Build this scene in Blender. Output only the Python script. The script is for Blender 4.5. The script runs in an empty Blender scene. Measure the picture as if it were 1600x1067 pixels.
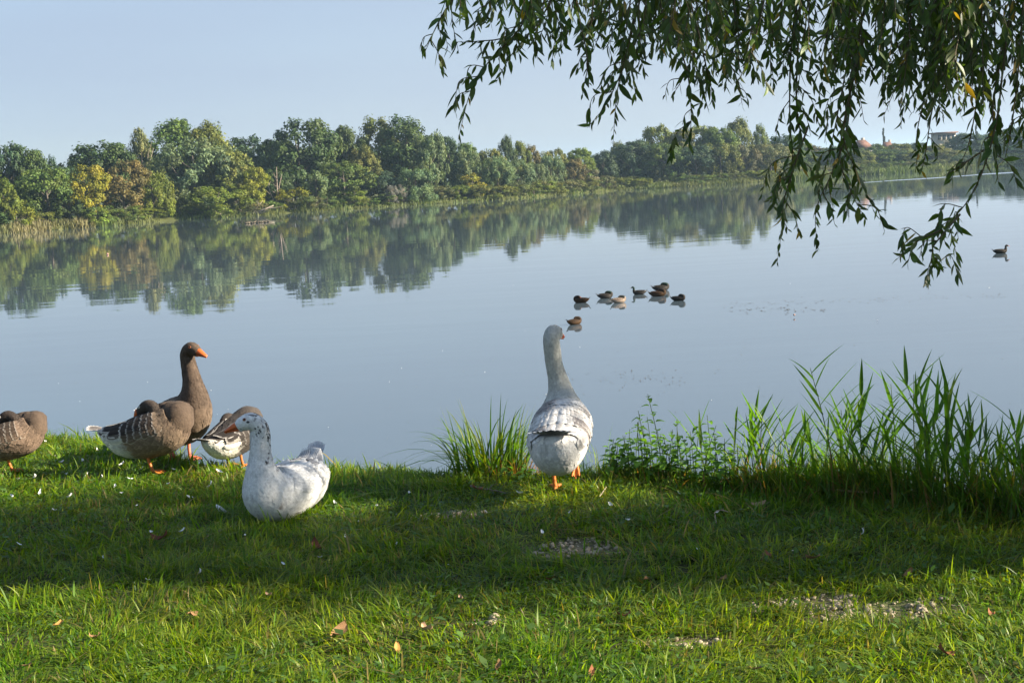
import bpy, math, random
import numpy as np
from mathutils import Vector, Matrix, noise as mnoise

sc = bpy.context.scene
COL = sc.collection

# ------------------------------------------------------------------ camera, sky, sun, exposure
FPX = 2200.0                      # focal length in pixels of the 1600 px wide photograph
CAM = Vector((0.0, 0.0, 3.1))     # eye height above the lake
ROLL = math.atan(0.056)
PITCH = math.atan(253.0 / FPX)
cam_data = bpy.data.cameras.new('camera')
cam_data.sensor_width = 36.0
cam_data.lens = FPX / 1600.0 * 36.0
cam_data.clip_start = 0.05
cam_data.clip_end = 20000.0
cam = bpy.data.objects.new('camera', cam_data)
COL.objects.link(cam)
CROT = Matrix.Rotation(math.pi / 2 - PITCH, 3, 'X') @ Matrix.Rotation(-ROLL, 3, 'Z')
cam.matrix_world = Matrix.Translation(CAM) @ CROT.to_4x4()
sc.camera = cam

SUN_EL, SUN_AZ = 25.0, 97.0      # degrees; azimuth clockwise from straight ahead (+Y)
world = bpy.data.worlds.new('World')
sc.world = world
world.use_nodes = True
wn = world.node_tree
wn.nodes.clear()
w_out = wn.nodes.new('ShaderNodeOutputWorld')
w_bg = wn.nodes.new('ShaderNodeBackground')
w_sky = wn.nodes.new('ShaderNodeTexSky')
w_sky.sky_type = 'NISHITA'
w_sky.sun_disc = False
w_sky.sun_elevation = math.radians(SUN_EL)
w_sky.sun_rotation = math.radians(SUN_AZ)
w_sky.air_density = 1.0
w_sky.dust_density = 1.0
w_sky.ozone_density = 3.0
w_bg.inputs['Strength'].default_value = 0.059
# thin veil of high cloud over the clear sky
w_tc = wn.nodes.new('ShaderNodeTexCoord')
w_map = wn.nodes.new('ShaderNodeMapping')
w_map.inputs['Scale'].default_value = (1.2, 1.2, 6.0)
w_noise = wn.nodes.new('ShaderNodeTexNoise')
w_noise.inputs['Scale'].default_value = 1.6
w_noise.inputs['Detail'].default_value = 4.0
w_ramp = wn.nodes.new('ShaderNodeValToRGB')
w_ramp.color_ramp.elements[0].position = 0.35
w_ramp.color_ramp.elements[0].color = (0.45, 0.45, 0.45, 1)
w_ramp.color_ramp.elements[1].position = 0.75
w_ramp.color_ramp.elements[1].color = (0.85, 0.85, 0.85, 1)
w_mix = wn.nodes.new('ShaderNodeMix')
w_mix.data_type = 'RGBA'
w_mix.inputs[7].default_value = (1.95, 2.55, 3.45, 1)
wn.links.new(w_tc.outputs['Generated'], w_map.inputs['Vector'])
wn.links.new(w_map.outputs[0], w_noise.inputs['Vector'])
wn.links.new(w_noise.outputs['Fac'], w_ramp.inputs['Fac'])
wn.links.new(w_ramp.outputs['Color'], w_mix.inputs[0])
wn.links.new(w_sky.outputs['Color'], w_mix.inputs[6])
# the sky pales towards the horizon, more so on the sun's side
w_sep = wn.nodes.new('ShaderNodeSeparateXYZ')
wn.links.new(w_tc.outputs['Generated'], w_sep.inputs[0])
w_hz = wn.nodes.new('ShaderNodeMapRange'); w_hz.interpolation_type = 'SMOOTHSTEP'
for k, v in enumerate((-0.02, 0.42, 0.80, 0.0)): w_hz.inputs[k + 1].default_value = v
wn.links.new(w_sep.outputs['Z'], w_hz.inputs[0])
w_az = wn.nodes.new('ShaderNodeMapRange'); w_az.interpolation_type = 'SMOOTHSTEP'
for k, v in enumerate((-0.6, 0.6, 0.35, 1.0)): w_az.inputs[k + 1].default_value = v
wn.links.new(w_sep.outputs['X'], w_az.inputs[0])
w_mul = wn.nodes.new('ShaderNodeMath'); w_mul.operation = 'MULTIPLY'
wn.links.new(w_hz.outputs[0], w_mul.inputs[0]); wn.links.new(w_az.outputs[0], w_mul.inputs[1])
w_mix2 = wn.nodes.new('ShaderNodeMix'); w_mix2.data_type = 'RGBA'
w_mix2.inputs[7].default_value = (2.98, 3.25, 3.92, 1)
wn.links.new(w_mul.outputs[0], w_mix2.inputs[0])
wn.links.new(w_mix.outputs[2], w_mix2.inputs[6])
wn.links.new(w_mix2.outputs[2], w_bg.inputs['Color'])
wn.links.new(w_bg.outputs[0], w_out.inputs['Surface'])

el, az = math.radians(SUN_EL), math.radians(SUN_AZ)
SUNV = Vector((math.sin(az) * math.cos(el), math.cos(az) * math.cos(el), math.sin(el)))
sun_data = bpy.data.lights.new('sun', 'SUN')
sun_data.energy = 5.0
sun_data.angle = math.radians(0.55)
sun_data.color = (1.0, 0.88, 0.70)
sun = bpy.data.objects.new('sun', sun_data)
sun.rotation_euler = SUNV.to_track_quat('Z', 'Y').to_euler()
sun.location = (30, -8, 20)
COL.objects.link(sun)

sc.view_settings.view_transform = 'Standard'
sc.view_settings.look = 'None'
sc.view_settings.exposure = 1.76
sc.view_settings.gamma = 1.0
sc.view_settings.use_curve_mapping = False
sc.render.engine = 'CYCLES'
cy = sc.cycles
cy.use_denoising = True
try:
    cy.denoiser = 'OPENIMAGEDENOISE'
except Exception:
    pass
cy.max_bounces = 7
cy.diffuse_bounces = 3
cy.glossy_bounces = 3
cy.transmission_bounces = 5
cy.transparent_max_bounces = 8
cy.volume_bounces = 1
cy.caustics_reflective = False
cy.caustics_refractive = False
cy.sample_clamp_indirect = 6.0

# ------------------------------------------------------------------ helpers
def ray(px, py):
    d = CROT @ Vector(((px - 800.0) / FPX, -(py - 533.5) / FPX, -1.0))
    return d.normalized()

def on_plane(px, py, z):
    """the place on the level z that the photograph shows at px, py"""
    d = ray(px, py)
    k = (z - CAM.z) / d.z
    return CAM + d * k

def at_depth(px, py, Y):
    d = ray(px, py)
    return CAM + d * (Y / d.y)

def lattice(ix, iy, seed):
    h = (ix.astype(np.int64) * 374761393 + iy.astype(np.int64) * 668265263 + seed * 1442695041) & 0x7fffffff
    h = ((h ^ (h >> 13)) * 1274126177) & 0x7fffffff
    return ((h ^ (h >> 16)) & 0xffff) / 65535.0

def vnoise(x, y, seed=0):
    x = np.asarray(x, float); y = np.asarray(y, float)
    ix = np.floor(x); iy = np.floor(y)
    fx = x - ix; fy = y - iy
    fx = fx * fx * (3 - 2 * fx); fy = fy * fy * (3 - 2 * fy)
    a = lattice(ix, iy, seed); b = lattice(ix + 1, iy, seed)
    c = lattice(ix, iy + 1, seed); d = lattice(ix + 1, iy + 1, seed)
    return (a * (1 - fx) + b * fx) * (1 - fy) + (c * (1 - fx) + d * fx) * fy

def fbm(x, y, seed=0, n=3):
    s = 0.0; amp = 0.5; t = 0.0
    for k in range(n):
        s = s + amp * vnoise(np.asarray(x) * 2 ** k, np.asarray(y) * 2 ** k, seed + k)
        t += amp; amp *= 0.5
    return s / t

def mk_mesh(name, V, quads=None, tris=None, col=None, smooth=False, mats=()):
    V = np.asarray(V, np.float32).reshape(-1, 3)
    me = bpy.data.meshes.new(name)
    me.vertices.add(len(V))
    me.vertices.foreach_set('co', V.ravel())
    idx = []; starts = []; n = 0
    if quads is not None and len(quads):
        q = np.asarray(quads, np.int32).reshape(-1, 4)
        idx.append(q.ravel()); starts.append(np.arange(len(q)) * 4 + n); n += len(q) * 4
    if tris is not None and len(tris):
        t = np.asarray(tris, np.int32).reshape(-1, 3)
        idx.append(t.ravel()); starts.append(np.arange(len(t)) * 3 + n); n += len(t) * 3
    idx = np.concatenate(idx); starts = np.concatenate(starts).astype(np.int32)
    me.loops.add(len(idx))
    me.loops.foreach_set('vertex_index', idx)
    me.polygons.add(len(starts))
    me.polygons.foreach_set('loop_start', starts)
    me.update(calc_edges=True)
    if smooth:
        me.polygons.foreach_set('use_smooth', np.ones(len(starts), bool))
    if col is not None:
        col = np.asarray(col, np.float32).reshape(-1, 3)
        c4 = np.ones((len(V), 4), np.float32); c4[:, :3] = col
        at = me.color_attributes.new('Col', 'FLOAT_COLOR', 'POINT')
        at.data.foreach_set('color', c4.ravel())
    for m in mats:
        me.materials.append(m)
    me.update()
    return me

def link(name, me, parent=None, loc=None, rot=None, scale=None):
    o = bpy.data.objects.new(name, me)
    COL.objects.link(o)
    if parent is not None:
        o.parent = parent
    if loc is not None: o.location = loc
    if rot is not None: o.rotation_euler = rot
    if scale is not None: o.scale = scale
    return o

def obj(name, V, quads=None, tris=None, mat=None, parent=None, col=None, smooth=False):
    return link(name, mk_mesh(name, V, quads, tris, col, smooth, (mat,) if mat else ()), parent)

def tag(o, label=None, cat=None, group=None, kind=None):
    if label: o['label'] = label
    if cat: o['category'] = cat
    if group: o['group'] = group
    if kind: o['kind'] = kind
    return o

def thing(name, label, cat, loc=(0, 0, 0), rz=0.0, group=None, scale=None):
    o = bpy.data.objects.new(name, None)
    o.empty_display_size = 0.1
    COL.objects.link(o)
    o.location = loc; o.rotation_euler = (0, 0, rz)
    if scale is not None: o.scale = scale
    return tag(o, label, cat, group)

class Geo:
    """collects pieces that become one mesh"""
    def __init__(s):
        s.V = []; s.Q = []; s.T = []; s.C = []; s.n = 0
    def add(s, V, Q=None, T=None, C=None):
        V = np.asarray(V, float).reshape(-1, 3)
        if Q is not None and len(Q): s.Q.append(np.asarray(Q, int).reshape(-1, 4) + s.n)
        if T is not None and len(T): s.T.append(np.asarray(T, int).reshape(-1, 3) + s.n)
        s.V.append(V)
        if C is not None:
            C = np.asarray(C, float)
            s.C.append(np.broadcast_to(C, V.shape) if C.ndim == 1 else C)
        s.n += len(V)
    def mesh(s, name, mat=None, smooth=False):
        return mk_mesh(name, np.concatenate(s.V), np.concatenate(s.Q) if s.Q else None,
                       np.concatenate(s.T) if s.T else None, np.concatenate(s.C) if s.C else None,
                       smooth, (mat,) if mat else ())
    def build(s, name, mat=None, parent=None, smooth=False):
        return link(name, s.mesh(name, mat, smooth), parent)

def norm(v):
    v = np.asarray(v, float)
    return v / (np.linalg.norm(v, axis=-1, keepdims=True) + 1e-12)

def tube(P, R, n=6):
    """swept tube along points P with radii R: verts, quads"""
    P = np.asarray(P, float); m = len(P)
    R = np.broadcast_to(np.asarray(R, float), (m,))
    T = norm(np.gradient(P, axis=0))
    ref = np.array([0.0, 0.0, 1.0]) if abs(T[:, 2]).mean() < 0.8 else np.array([1.0, 0.0, 0.0])
    A = norm(np.cross(T, ref)); B = np.cross(T, A)
    th = np.arange(n) * 2 * math.pi / n
    V = P[:, None] + R[:, None, None] * (A[:, None] * np.cos(th)[None, :, None] + B[:, None] * np.sin(th)[None, :, None])
    Q = []
    for i in range(m - 1):
        for j in range(n):
            k = (j + 1) % n
            Q.append((i * n + j, i * n + k, (i + 1) * n + k, (i + 1) * n + j))
    return V.reshape(-1, 3), np.array(Q)

def catmull(P, sub):
    P = np.asarray(P, float)
    E = np.vstack([2 * P[0] - P[1], P, 2 * P[-1] - P[-2]])
    out = []
    for i in range(len(P) - 1):
        p0, p1, p2, p3 = E[i:i + 4]
        for s in range(sub):
            t = s / sub
            out.append(0.5 * ((2 * p1) + (-p0 + p2) * t + (2 * p0 - 5 * p1 + 4 * p2 - p3) * t * t + (-p0 + 3 * p1 - 3 * p2 + p3) * t ** 3))
    out.append(P[-1])
    return np.array(out)

# ------------------------------------------------------------------ materials
def new_mat(name):
    m = bpy.data.materials.new(name)
    m.use_nodes = True
    nt = m.node_tree
    nt.nodes.clear()
    out = nt.nodes.new('ShaderNodeOutputMaterial')
    return m, nt, out

def N(nt, typ, **kw):
    n = nt.nodes.new(typ)
    for k, v in kw.items():
        if k in n.inputs: n.inputs[k].default_value = v
        else: setattr(n, k, v)
    return n

def foliage_mat(name, trans=0.35, rough=0.5, spec=0.35, tint=(1.25, 1.2, 0.55), use_obj=False, grain=0.25, grain_scale=40.0):
    m, nt, out = new_mat(name)
    at = N(nt, 'ShaderNodeAttribute', attribute_name='Col')
    colour = at.outputs['Color']
    if use_obj:
        oi = N(nt, 'ShaderNodeObjectInfo')
        mx = N(nt, 'ShaderNodeMix', data_type='RGBA', blend_type='MULTIPLY')
        mx.inputs[0].default_value = 1.0
        nt.links.new(at.outputs['Color'], mx.inputs[6]); nt.links.new(oi.outputs['Color'], mx.inputs[7])
        colour = mx.outputs[2]
    tc = N(nt, 'ShaderNodeTexCoord')
    nz = N(nt, 'ShaderNodeTexNoise', Scale=grain_scale, Detail=2.0)
    nt.links.new(tc.outputs['Object'], nz.inputs['Vector'])
    mr = N(nt, 'ShaderNodeMapRange')
    mr.inputs[1].default_value = 0.3; mr.inputs[2].default_value = 0.7
    mr.inputs[3].default_value = 1 - grain; mr.inputs[4].default_value = 1 + grain
    nt.links.new(nz.outputs['Fac'], mr.inputs[0])
    vm = N(nt, 'ShaderNodeVectorMath', operation='SCALE')
    nt.links.new(colour, vm.inputs[0]); nt.links.new(mr.outputs[0], vm.inputs['Scale'])
    p = N(nt, 'ShaderNodeBsdfPrincipled', Roughness=rough)
    p.inputs['Specular IOR Level'].default_value = spec
    nt.links.new(vm.outputs[0], p.inputs['Base Color'])
    tm = N(nt, 'ShaderNodeVectorMath', operation='MULTIPLY')
    tm.inputs[1].default_value = tint
    nt.links.new(vm.outputs[0], tm.inputs[0])
    tr = N(nt, 'ShaderNodeBsdfTranslucent')
    nt.links.new(tm.outputs[0], tr.inputs['Color'])
    ms = N(nt, 'ShaderNodeMixShader'); ms.inputs[0].default_value = trans
    nt.links.new(p.outputs[0], ms.inputs[1]); nt.links.new(tr.outputs[0], ms.inputs[2])
    nt.links.new(ms.outputs[0], out.inputs['Surface'])
    return m

def plain_mat(name, c, rough=0.6, spec=0.4, noise_amt=0.25, scale=30.0, bump=0.0, use_col=False, sheen=0.0, stretch=(1, 1, 1), coat=0.0):
    m, nt, out = new_mat(name)
    p = N(nt, 'ShaderNodeBsdfPrincipled', Roughness=rough)
    p.inputs['Specular IOR Level'].default_value = spec
    if sheen: p.inputs['Sheen Weight'].default_value = sheen
    if coat: p.inputs['Coat Weight'].default_value = coat
    tc = N(nt, 'ShaderNodeTexCoord')
    mp = N(nt, 'ShaderNodeMapping'); mp.inputs['Scale'].default_value = stretch
    nz = N(nt, 'ShaderNodeTexNoise', Scale=scale, Detail=4.0)
    nt.links.new(tc.outputs['Object'], mp.inputs['Vector']); nt.links.new(mp.outputs[0], nz.inputs['Vector'])
    mr = N(nt, 'ShaderNodeMapRange')
    mr.inputs[1].default_value = 0.3; mr.inputs[2].default_value = 0.7
    mr.inputs[3].default_value = 1 - noise_amt; mr.inputs[4].default_value = 1 + noise_amt
    nt.links.new(nz.outputs['Fac'], mr.inputs[0])
    vm = N(nt, 'ShaderNodeVectorMath', operation='SCALE')
    if use_col:
        at = N(nt, 'ShaderNodeAttribute', attribute_name='Col')
        nt.links.new(at.outputs['Color'], vm.inputs[0])
    else:
        vm.inputs[0].default_value = c[:3]
    nt.links.new(mr.outputs[0], vm.inputs['Scale'])
    nt.links.new(vm.outputs[0], p.inputs['Base Color'])
    if bump:
        b = N(nt, 'ShaderNodeBump', Strength=bump, Distance=0.01)
        nt.links.new(nz.outputs['Fac'], b.inputs['Height']); nt.links.new(b.outputs[0], p.inputs['Normal'])
    nt.links.new(p.outputs[0], out.inputs['Surface'])
    return m

M_grass = foliage_mat('grass_blade', trans=0.50, rough=0.45, spec=0.30, tint=(1.65, 1.6, 0.4), grain=0.15, grain_scale=6.0)
M_leaf = foliage_mat('willow_leaf', trans=0.32, rough=0.45, spec=0.35, tint=(1.6, 1.5, 0.35), grain=0.2, grain_scale=60.0)
M_reed = foliage_mat('reed_leaf', trans=0.45, rough=0.45, spec=0.3, tint=(1.8, 1.8, 0.4), grain=0.2, grain_scale=25.0)
M_crown = foliage_mat('far_crown', trans=0.25, rough=0.6, spec=0.25, tint=(1.2, 1.15, 0.5), use_obj=True, grain=0.2, grain_scale=0.5)
M_shore = foliage_mat('shore_plants', trans=0.3, rough=0.6, spec=0.25, grain=0.25, grain_scale=0.3)
M_bark = plain_mat('bark', (0.11, 0.085, 0.06), 0.9, 0.2, 0.4, 12.0, 0.6, stretch=(1, 1, 0.25))
M_far_bark = plain_mat('far_bark', (0.11, 0.095, 0.075), 0.9, 0.2, 0.35, 1.5)
M_feather = plain_mat('plumage', (1, 1, 1), 0.78, 0.15, 0.16, 70.0, 0.35, use_col=True, sheen=0.03)
M_duck = plain_mat('duck_plumage', (1, 1, 1), 0.7, 0.15, 0.2, 70.0, 0.2, use_col=True)
M_bill = plain_mat('orange_bill', (0.48, 0.10, 0.018), 0.45, 0.4, 0.15, 60.0)
M_leg = plain_mat('orange_leg', (0.52, 0.15, 0.03), 0.55, 0.35, 0.25, 90.0, 0.4)
M_pink_leg = plain_mat('pinkish_leg', (0.60, 0.16, 0.09), 0.55, 0.35, 0.25, 90.0, 0.4)
M_eye = plain_mat('eye', (0.012, 0.008, 0.006), 0.08, 0.6, 0.0)
M_eye_ring = plain_mat('eye_ring', (0.30, 0.10, 0.04), 0.6, 0.3, 0.1)
M_pale_ring = plain_mat('pale_eye_ring', (0.60, 0.58, 0.54), 0.7, 0.3, 0.1)
M_dry = plain_mat('dry_plant', (1, 1, 1), 0.8, 0.25, 0.3, 40.0, 0.3, use_col=True)
M_stone = plain_mat('limestone', (0.42, 0.35, 0.26), 0.85, 0.25, 0.3, 60.0, 0.5)
# ------------------------------------------------------------------ the near bank
GZ = 1.4                                        # height of the lawn above the lake
EDGE_PX = [(-260, 655), (-120, 662), (0, 671), (60, 675), (150, 683), (230, 700), (320, 722), (430, 727), (520, 729), (690, 738), (800, 738),
           (940, 737), (1100, 748), (1300, 768), (1500, 790), (1600, 801), (1760, 815), (1900, 826)]
EDGE = np.array([list(on_plane(px, py, GZ))[:2] for px, py in EDGE_PX])
EDGE = EDGE[np.argsort(EDGE[:, 0])]
EDGE = np.vstack([[-70, EDGE[0, 1] + 14], [-18, EDGE[0, 1] + 3.0], EDGE, [16, EDGE[-1, 1] - 1.4], [70, EDGE[-1, 1] - 16]])
def edge_y(x):
    x = np.asarray(x, float)
    return np.interp(x, EDGE[:, 0], EDGE[:, 1]) + 0.09 * (vnoise(x * 2.2, x * 0 + 3.3, 5) - 0.5) + 0.05 * (vnoise(x * 7, x * 0 + 1.3, 6) - 0.5)

BARE = [tuple(on_plane(px, py, GZ))[:2] + (r,) for px, py, r in
        ((704, 806, (0.21, 0.10)), (915, 858, (0.26, 0.15)), (1262, 934, (0.24, 0.12)), (1385, 948, (0.30, 0.12)), (1062, 994, (0.17, 0.07)), (760, 968, (0.06, 0.05)))]
def bare_amount(x, y):
    b = 0 * x
    for bx, by, (rx, ry) in BARE:
        d = np.hypot((x - bx) / rx, (y - by) / ry) + 1.5 * (fbm(x * 8, y * 13, 31) - 0.5)
        b = np.maximum(b, np.clip(1.2 - d, 0, 1))
    return b

def gz(x, y):
    x = np.asarray(x, float); y = np.asarray(y, float)
    e = edge_y(x)
    d = y - e
    z = GZ + 0.05 * (fbm(x * 0.9, y * 0.9, 11) - 0.5) + 0.022 * (fbm(x * 5, y * 5, 12) - 0.5)
    z = z - 0.02 * bare_amount(x, y)
    z = z - 0.035 * np.clip((d + 0.30) / 0.30, 0, 1) ** 2
    z = z - np.clip(d, 0, None) * 1.5
    return np.maximum(z, -1.2)

def build_bank():
    xs = np.concatenate([np.linspace(-70, -12, 24), np.linspace(-11.5, -5.2, 22), np.arange(-5, 5.01, 0.07), np.linspace(5.2, 11.5, 22), np.linspace(12, 70, 24)])
    ds = np.concatenate([-np.geomspace(60, 6.5, 16), -np.arange(6.4, 0.0, -0.07), [0.0, 0.06, 0.14, 0.3, 0.6, 0.95, 1.2, 1.75]])
    X = np.repeat(xs[:, None], len(ds), 1)
    Y = edge_y(X) + ds[None]
    Z = gz(X, Y)
    nx, ny = X.shape
    i, j = np.meshgrid(np.arange(nx - 1), np.arange(ny - 1), indexing='ij')
    a = i * ny + j
    Q = np.stack([a, a + ny, a + ny + 1, a + 1], -1).reshape(-1, 4)
    b = bare_amount(X, Y).reshape(-1, 1)
    n = fbm(X * 3, Y * 3, 40).reshape(-1, 1)
    earth = np.array([0.050, 0.048, 0.020]) * (0.7 + 0.6 * n)
    moss = np.array([0.045, 0.075, 0.015]) * (0.7 + 0.6 * n)
    C = earth * (1 - np.clip(n * 1.6 - 0.3, 0, 1)) + moss * np.clip(n * 1.6 - 0.3, 0, 1)
    C = C * (1 - b) + np.array([0.19, 0.155, 0.105]) * b
    m = plain_mat('soil', (1, 1, 1), 0.95, 0.15, 0.35, 45.0, 0.8, use_col=True)
    o = obj('bank_ground', np.stack([X, Y, Z], -1), Q, mat=m, col=C, smooth=True)
    tag(o, kind='structure')
build_bank()

# ------------------------------------------------------------------ the lake
def water_mat():
    m, nt, out = new_mat('lake_water')
    p = N(nt, 'ShaderNodeBsdfPrincipled', Roughness=0.015)
    p.inputs['Base Color'].default_value = (0.070, 0.098, 0.120, 1)
    p.inputs['IOR'].default_value = 1.45
    p.inputs['Specular IOR Level'].default_value = 0.5
    p.inputs['Coat Weight'].default_value = 0.0
    g = N(nt, 'ShaderNodeNewGeometry')
    mp = N(nt, 'ShaderNodeMapping'); mp.inputs['Scale'].default_value = (0.35, 1.0, 1.0)
    nt.links.new(g.outputs['Position'], mp.inputs['Vector'])
    n1 = N(nt, 'ShaderNodeTexNoise', Scale=2.2, Detail=2.0)
    n2 = N(nt, 'ShaderNodeTexNoise', Scale=0.12, Detail=2.0)
    n3 = N(nt, 'ShaderNodeTexNoise', Scale=0.5, Detail=1.0)
    for n in (n1, n2, n3): nt.links.new(mp.outputs[0], n.inputs['Vector'])
    # calm and faintly ruffled areas
    mr = N(nt, 'ShaderNodeMapRange'); mr.inputs[1].default_value = 0.40; mr.inputs[2].default_value = 0.65
    mr.inputs[3].default_value = 0.3; mr.inputs[4].default_value = 1.0
    nt.links.new(n2.outputs['Fac'], mr.inputs[0])
    mu = N(nt, 'ShaderNodeMath', operation='MULTIPLY')
    nt.links.new(n1.outputs['Fac'], mu.inputs[0]); nt.links.new(mr.outputs[0], mu.inputs[1])
    ad = N(nt, 'ShaderNodeMath', operation='MULTIPLY_ADD'); ad.inputs[1].default_value = 3.0
    nt.links.new(n3.outputs['Fac'], ad.inputs[0]); nt.links.new(mu.outputs[0], ad.inputs[2])
    b = N(nt, 'ShaderNodeBump', Strength=1.0, Distance=0.0016)
    nt.links.new(ad.outputs[0], b.inputs['Height'])
    nt.links.new(b.outputs[0], p.inputs['Normal'])
    nt.links.new(p.outputs[0], out.inputs['Surface'])
    return m
M_water = water_mat()
def build_water():
    xs = np.array([-4000, -1500, -600, -300, -150, -60, 0, 60, 150, 300, 600, 1500, 4000.0])
    ys = np.array([-60, 0, 20, 60, 120, 200, 300, 420, 600, 1500, 4000.0])
    X, Y = np.meshgrid(xs, ys, indexing='ij'); nx, ny = X.shape
    i, j = np.meshgrid(np.arange(nx - 1), np.arange(ny - 1), indexing='ij'); a = i * ny + j
    Q = np.stack([a, a + ny, a + ny + 1, a + 1], -1).reshape(-1, 4)
    tag(obj('lake_water', np.stack([X, Y, 0 * X], -1), Q, mat=M_water), kind='structure')
build_water()

# ------------------------------------------------------------------ the far shore
SHORE_PX = [(-500, 394), (-250, 380), (-60, 369), (0, 366), (100, 358), (160, 354), (210, 350), (260, 345), (330, 341), (400, 337), (450, 333), (490, 331), (560, 326),
            (640, 321), (720, 316), (800, 311), (900, 303), (960, 298), (1030, 294), (1100, 290), (1200, 284), (1300, 277), (1400, 271), (1480, 266), (1550, 261), (1640, 256), (1800, 247)]
SHORE = np.array([list(on_plane(px, py, 0.0))[:2] for px, py in SHORE_PX])
def shore_at(px):
    """distance of the far waterline along the column px"""
    return float(np.interp(px, [q[0] for q in SHORE_PX], SHORE[:, 1]))
def shore_y(x):
    return np.interp(x, SHORE[:, 0], SHORE[:, 1])
def far_z(x, y):
    d = y - shore_y(x)
    return np.interp(d, [-6, 0, 1.2, 10, 60, 900, 4000], [-0.8, 0.0, 0.35, 0.8, 1.5, 3.0, 4.0])
def build_far_shore():
    xs = np.concatenate([[-4000, -900], np.linspace(-260, 320, 190), [900, 4000]])
    ds = np.array([-6, -2, 0, 0.6, 1.2, 4, 10, 25, 60, 200, 900, 3700.0])
    X = np.repeat(xs[:, None], len(ds), 1)
    wob = 1.6 * (fbm(X * 0.16, X * 0 + 2, 21) - 0.5)
    Y = shore_y(X) + ds[None] + wob
    Z = np.interp(np.broadcast_to(ds[None], X.shape), [-6, 0, 1.2, 10, 60, 900, 4000], [-0.8, 0.0, 0.35, 0.8, 1.5, 3.0, 4.0])
    nx, ny = X.shape
    i, j = np.meshgrid(np.arange(nx - 1), np.arange(ny - 1), indexing='ij'); a = i * ny + j
    Q = np.stack([a, a + ny, a + ny + 1, a + 1], -1).reshape(-1, 4)
    m = plain_mat('far_meadow', (0.075, 0.085, 0.028), 0.95, 0.1, 0.35, 0.25, 0.0)
    tag(obj('far_shore_ground', np.stack([X, Y, Z], -1), Q, mat=m, smooth=True), kind='structure')
build_far_shore()

def build_hills():
    m = plain_mat('hill_woods', (0.05, 0.065, 0.03), 0.95, 0.1, 0.3, 0.02)
    xs = np.linspace(-900, 1300, 160)
    h = 4 + 14 * np.exp(-((xs - 110) / 95) ** 2) + 4 * np.exp(-((xs - 300) / 160) ** 2) + 8 * fbm(xs * 0.01, xs * 0, 77) + 2 * fbm(xs * 0.06, xs * 0, 78)
    V = []
    prof = [(-160, 0.0), (-90, 0.35), (-40, 0.75), (0, 1.0), (60, 0.8), (200, 0.0)]
    for x, hh in zip(xs, h):
        for dy, k in prof: V.append((x, 1450 + dy, 2.0 + hh * k))
    n = len(prof); Q = []
    for i in range(len(xs) - 1):
        for j in range(n - 1):
            a = i * n + j; Q.append((a, a + n, a + n + 1, a + 1))
    tag(obj('distant_hills', V, Q, mat=m, smooth=True), kind='structure')
build_hills()

HAZE = 0.00020
def build_haze():
    m, nt, out = new_mat('haze_air')
    v = N(nt, 'ShaderNodeVolumePrincipled')
    v.inputs['Color'].default_value = (0.55, 0.78, 1.0, 1)
    v.inputs['Density'].default_value = HAZE
    v.inputs['Anisotropy'].default_value = 0.25
    v.inputs['Density Attribute'].default_value = ''
    v.inputs['Temperature Attribute'].default_value = ''
    nt.links.new(v.outputs[0], out.inputs['Volume'])
    x0, x1, y0, y1, z0, z1 = -4300, 4300, -90, 4300, -2.3, 46
    V = [(x, y, z) for x in (x0, x1) for y in (y0, y1) for z in (z0, z1)]
    Q = [(0, 1, 3, 2), (4, 6, 7, 5), (0, 4, 5, 1), (2, 3, 7, 6), (0, 2, 6, 4), (1, 5, 7, 3)]
    tag(obj('haze', V, Q, mat=m), kind='stuff')
build_haze()
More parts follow.
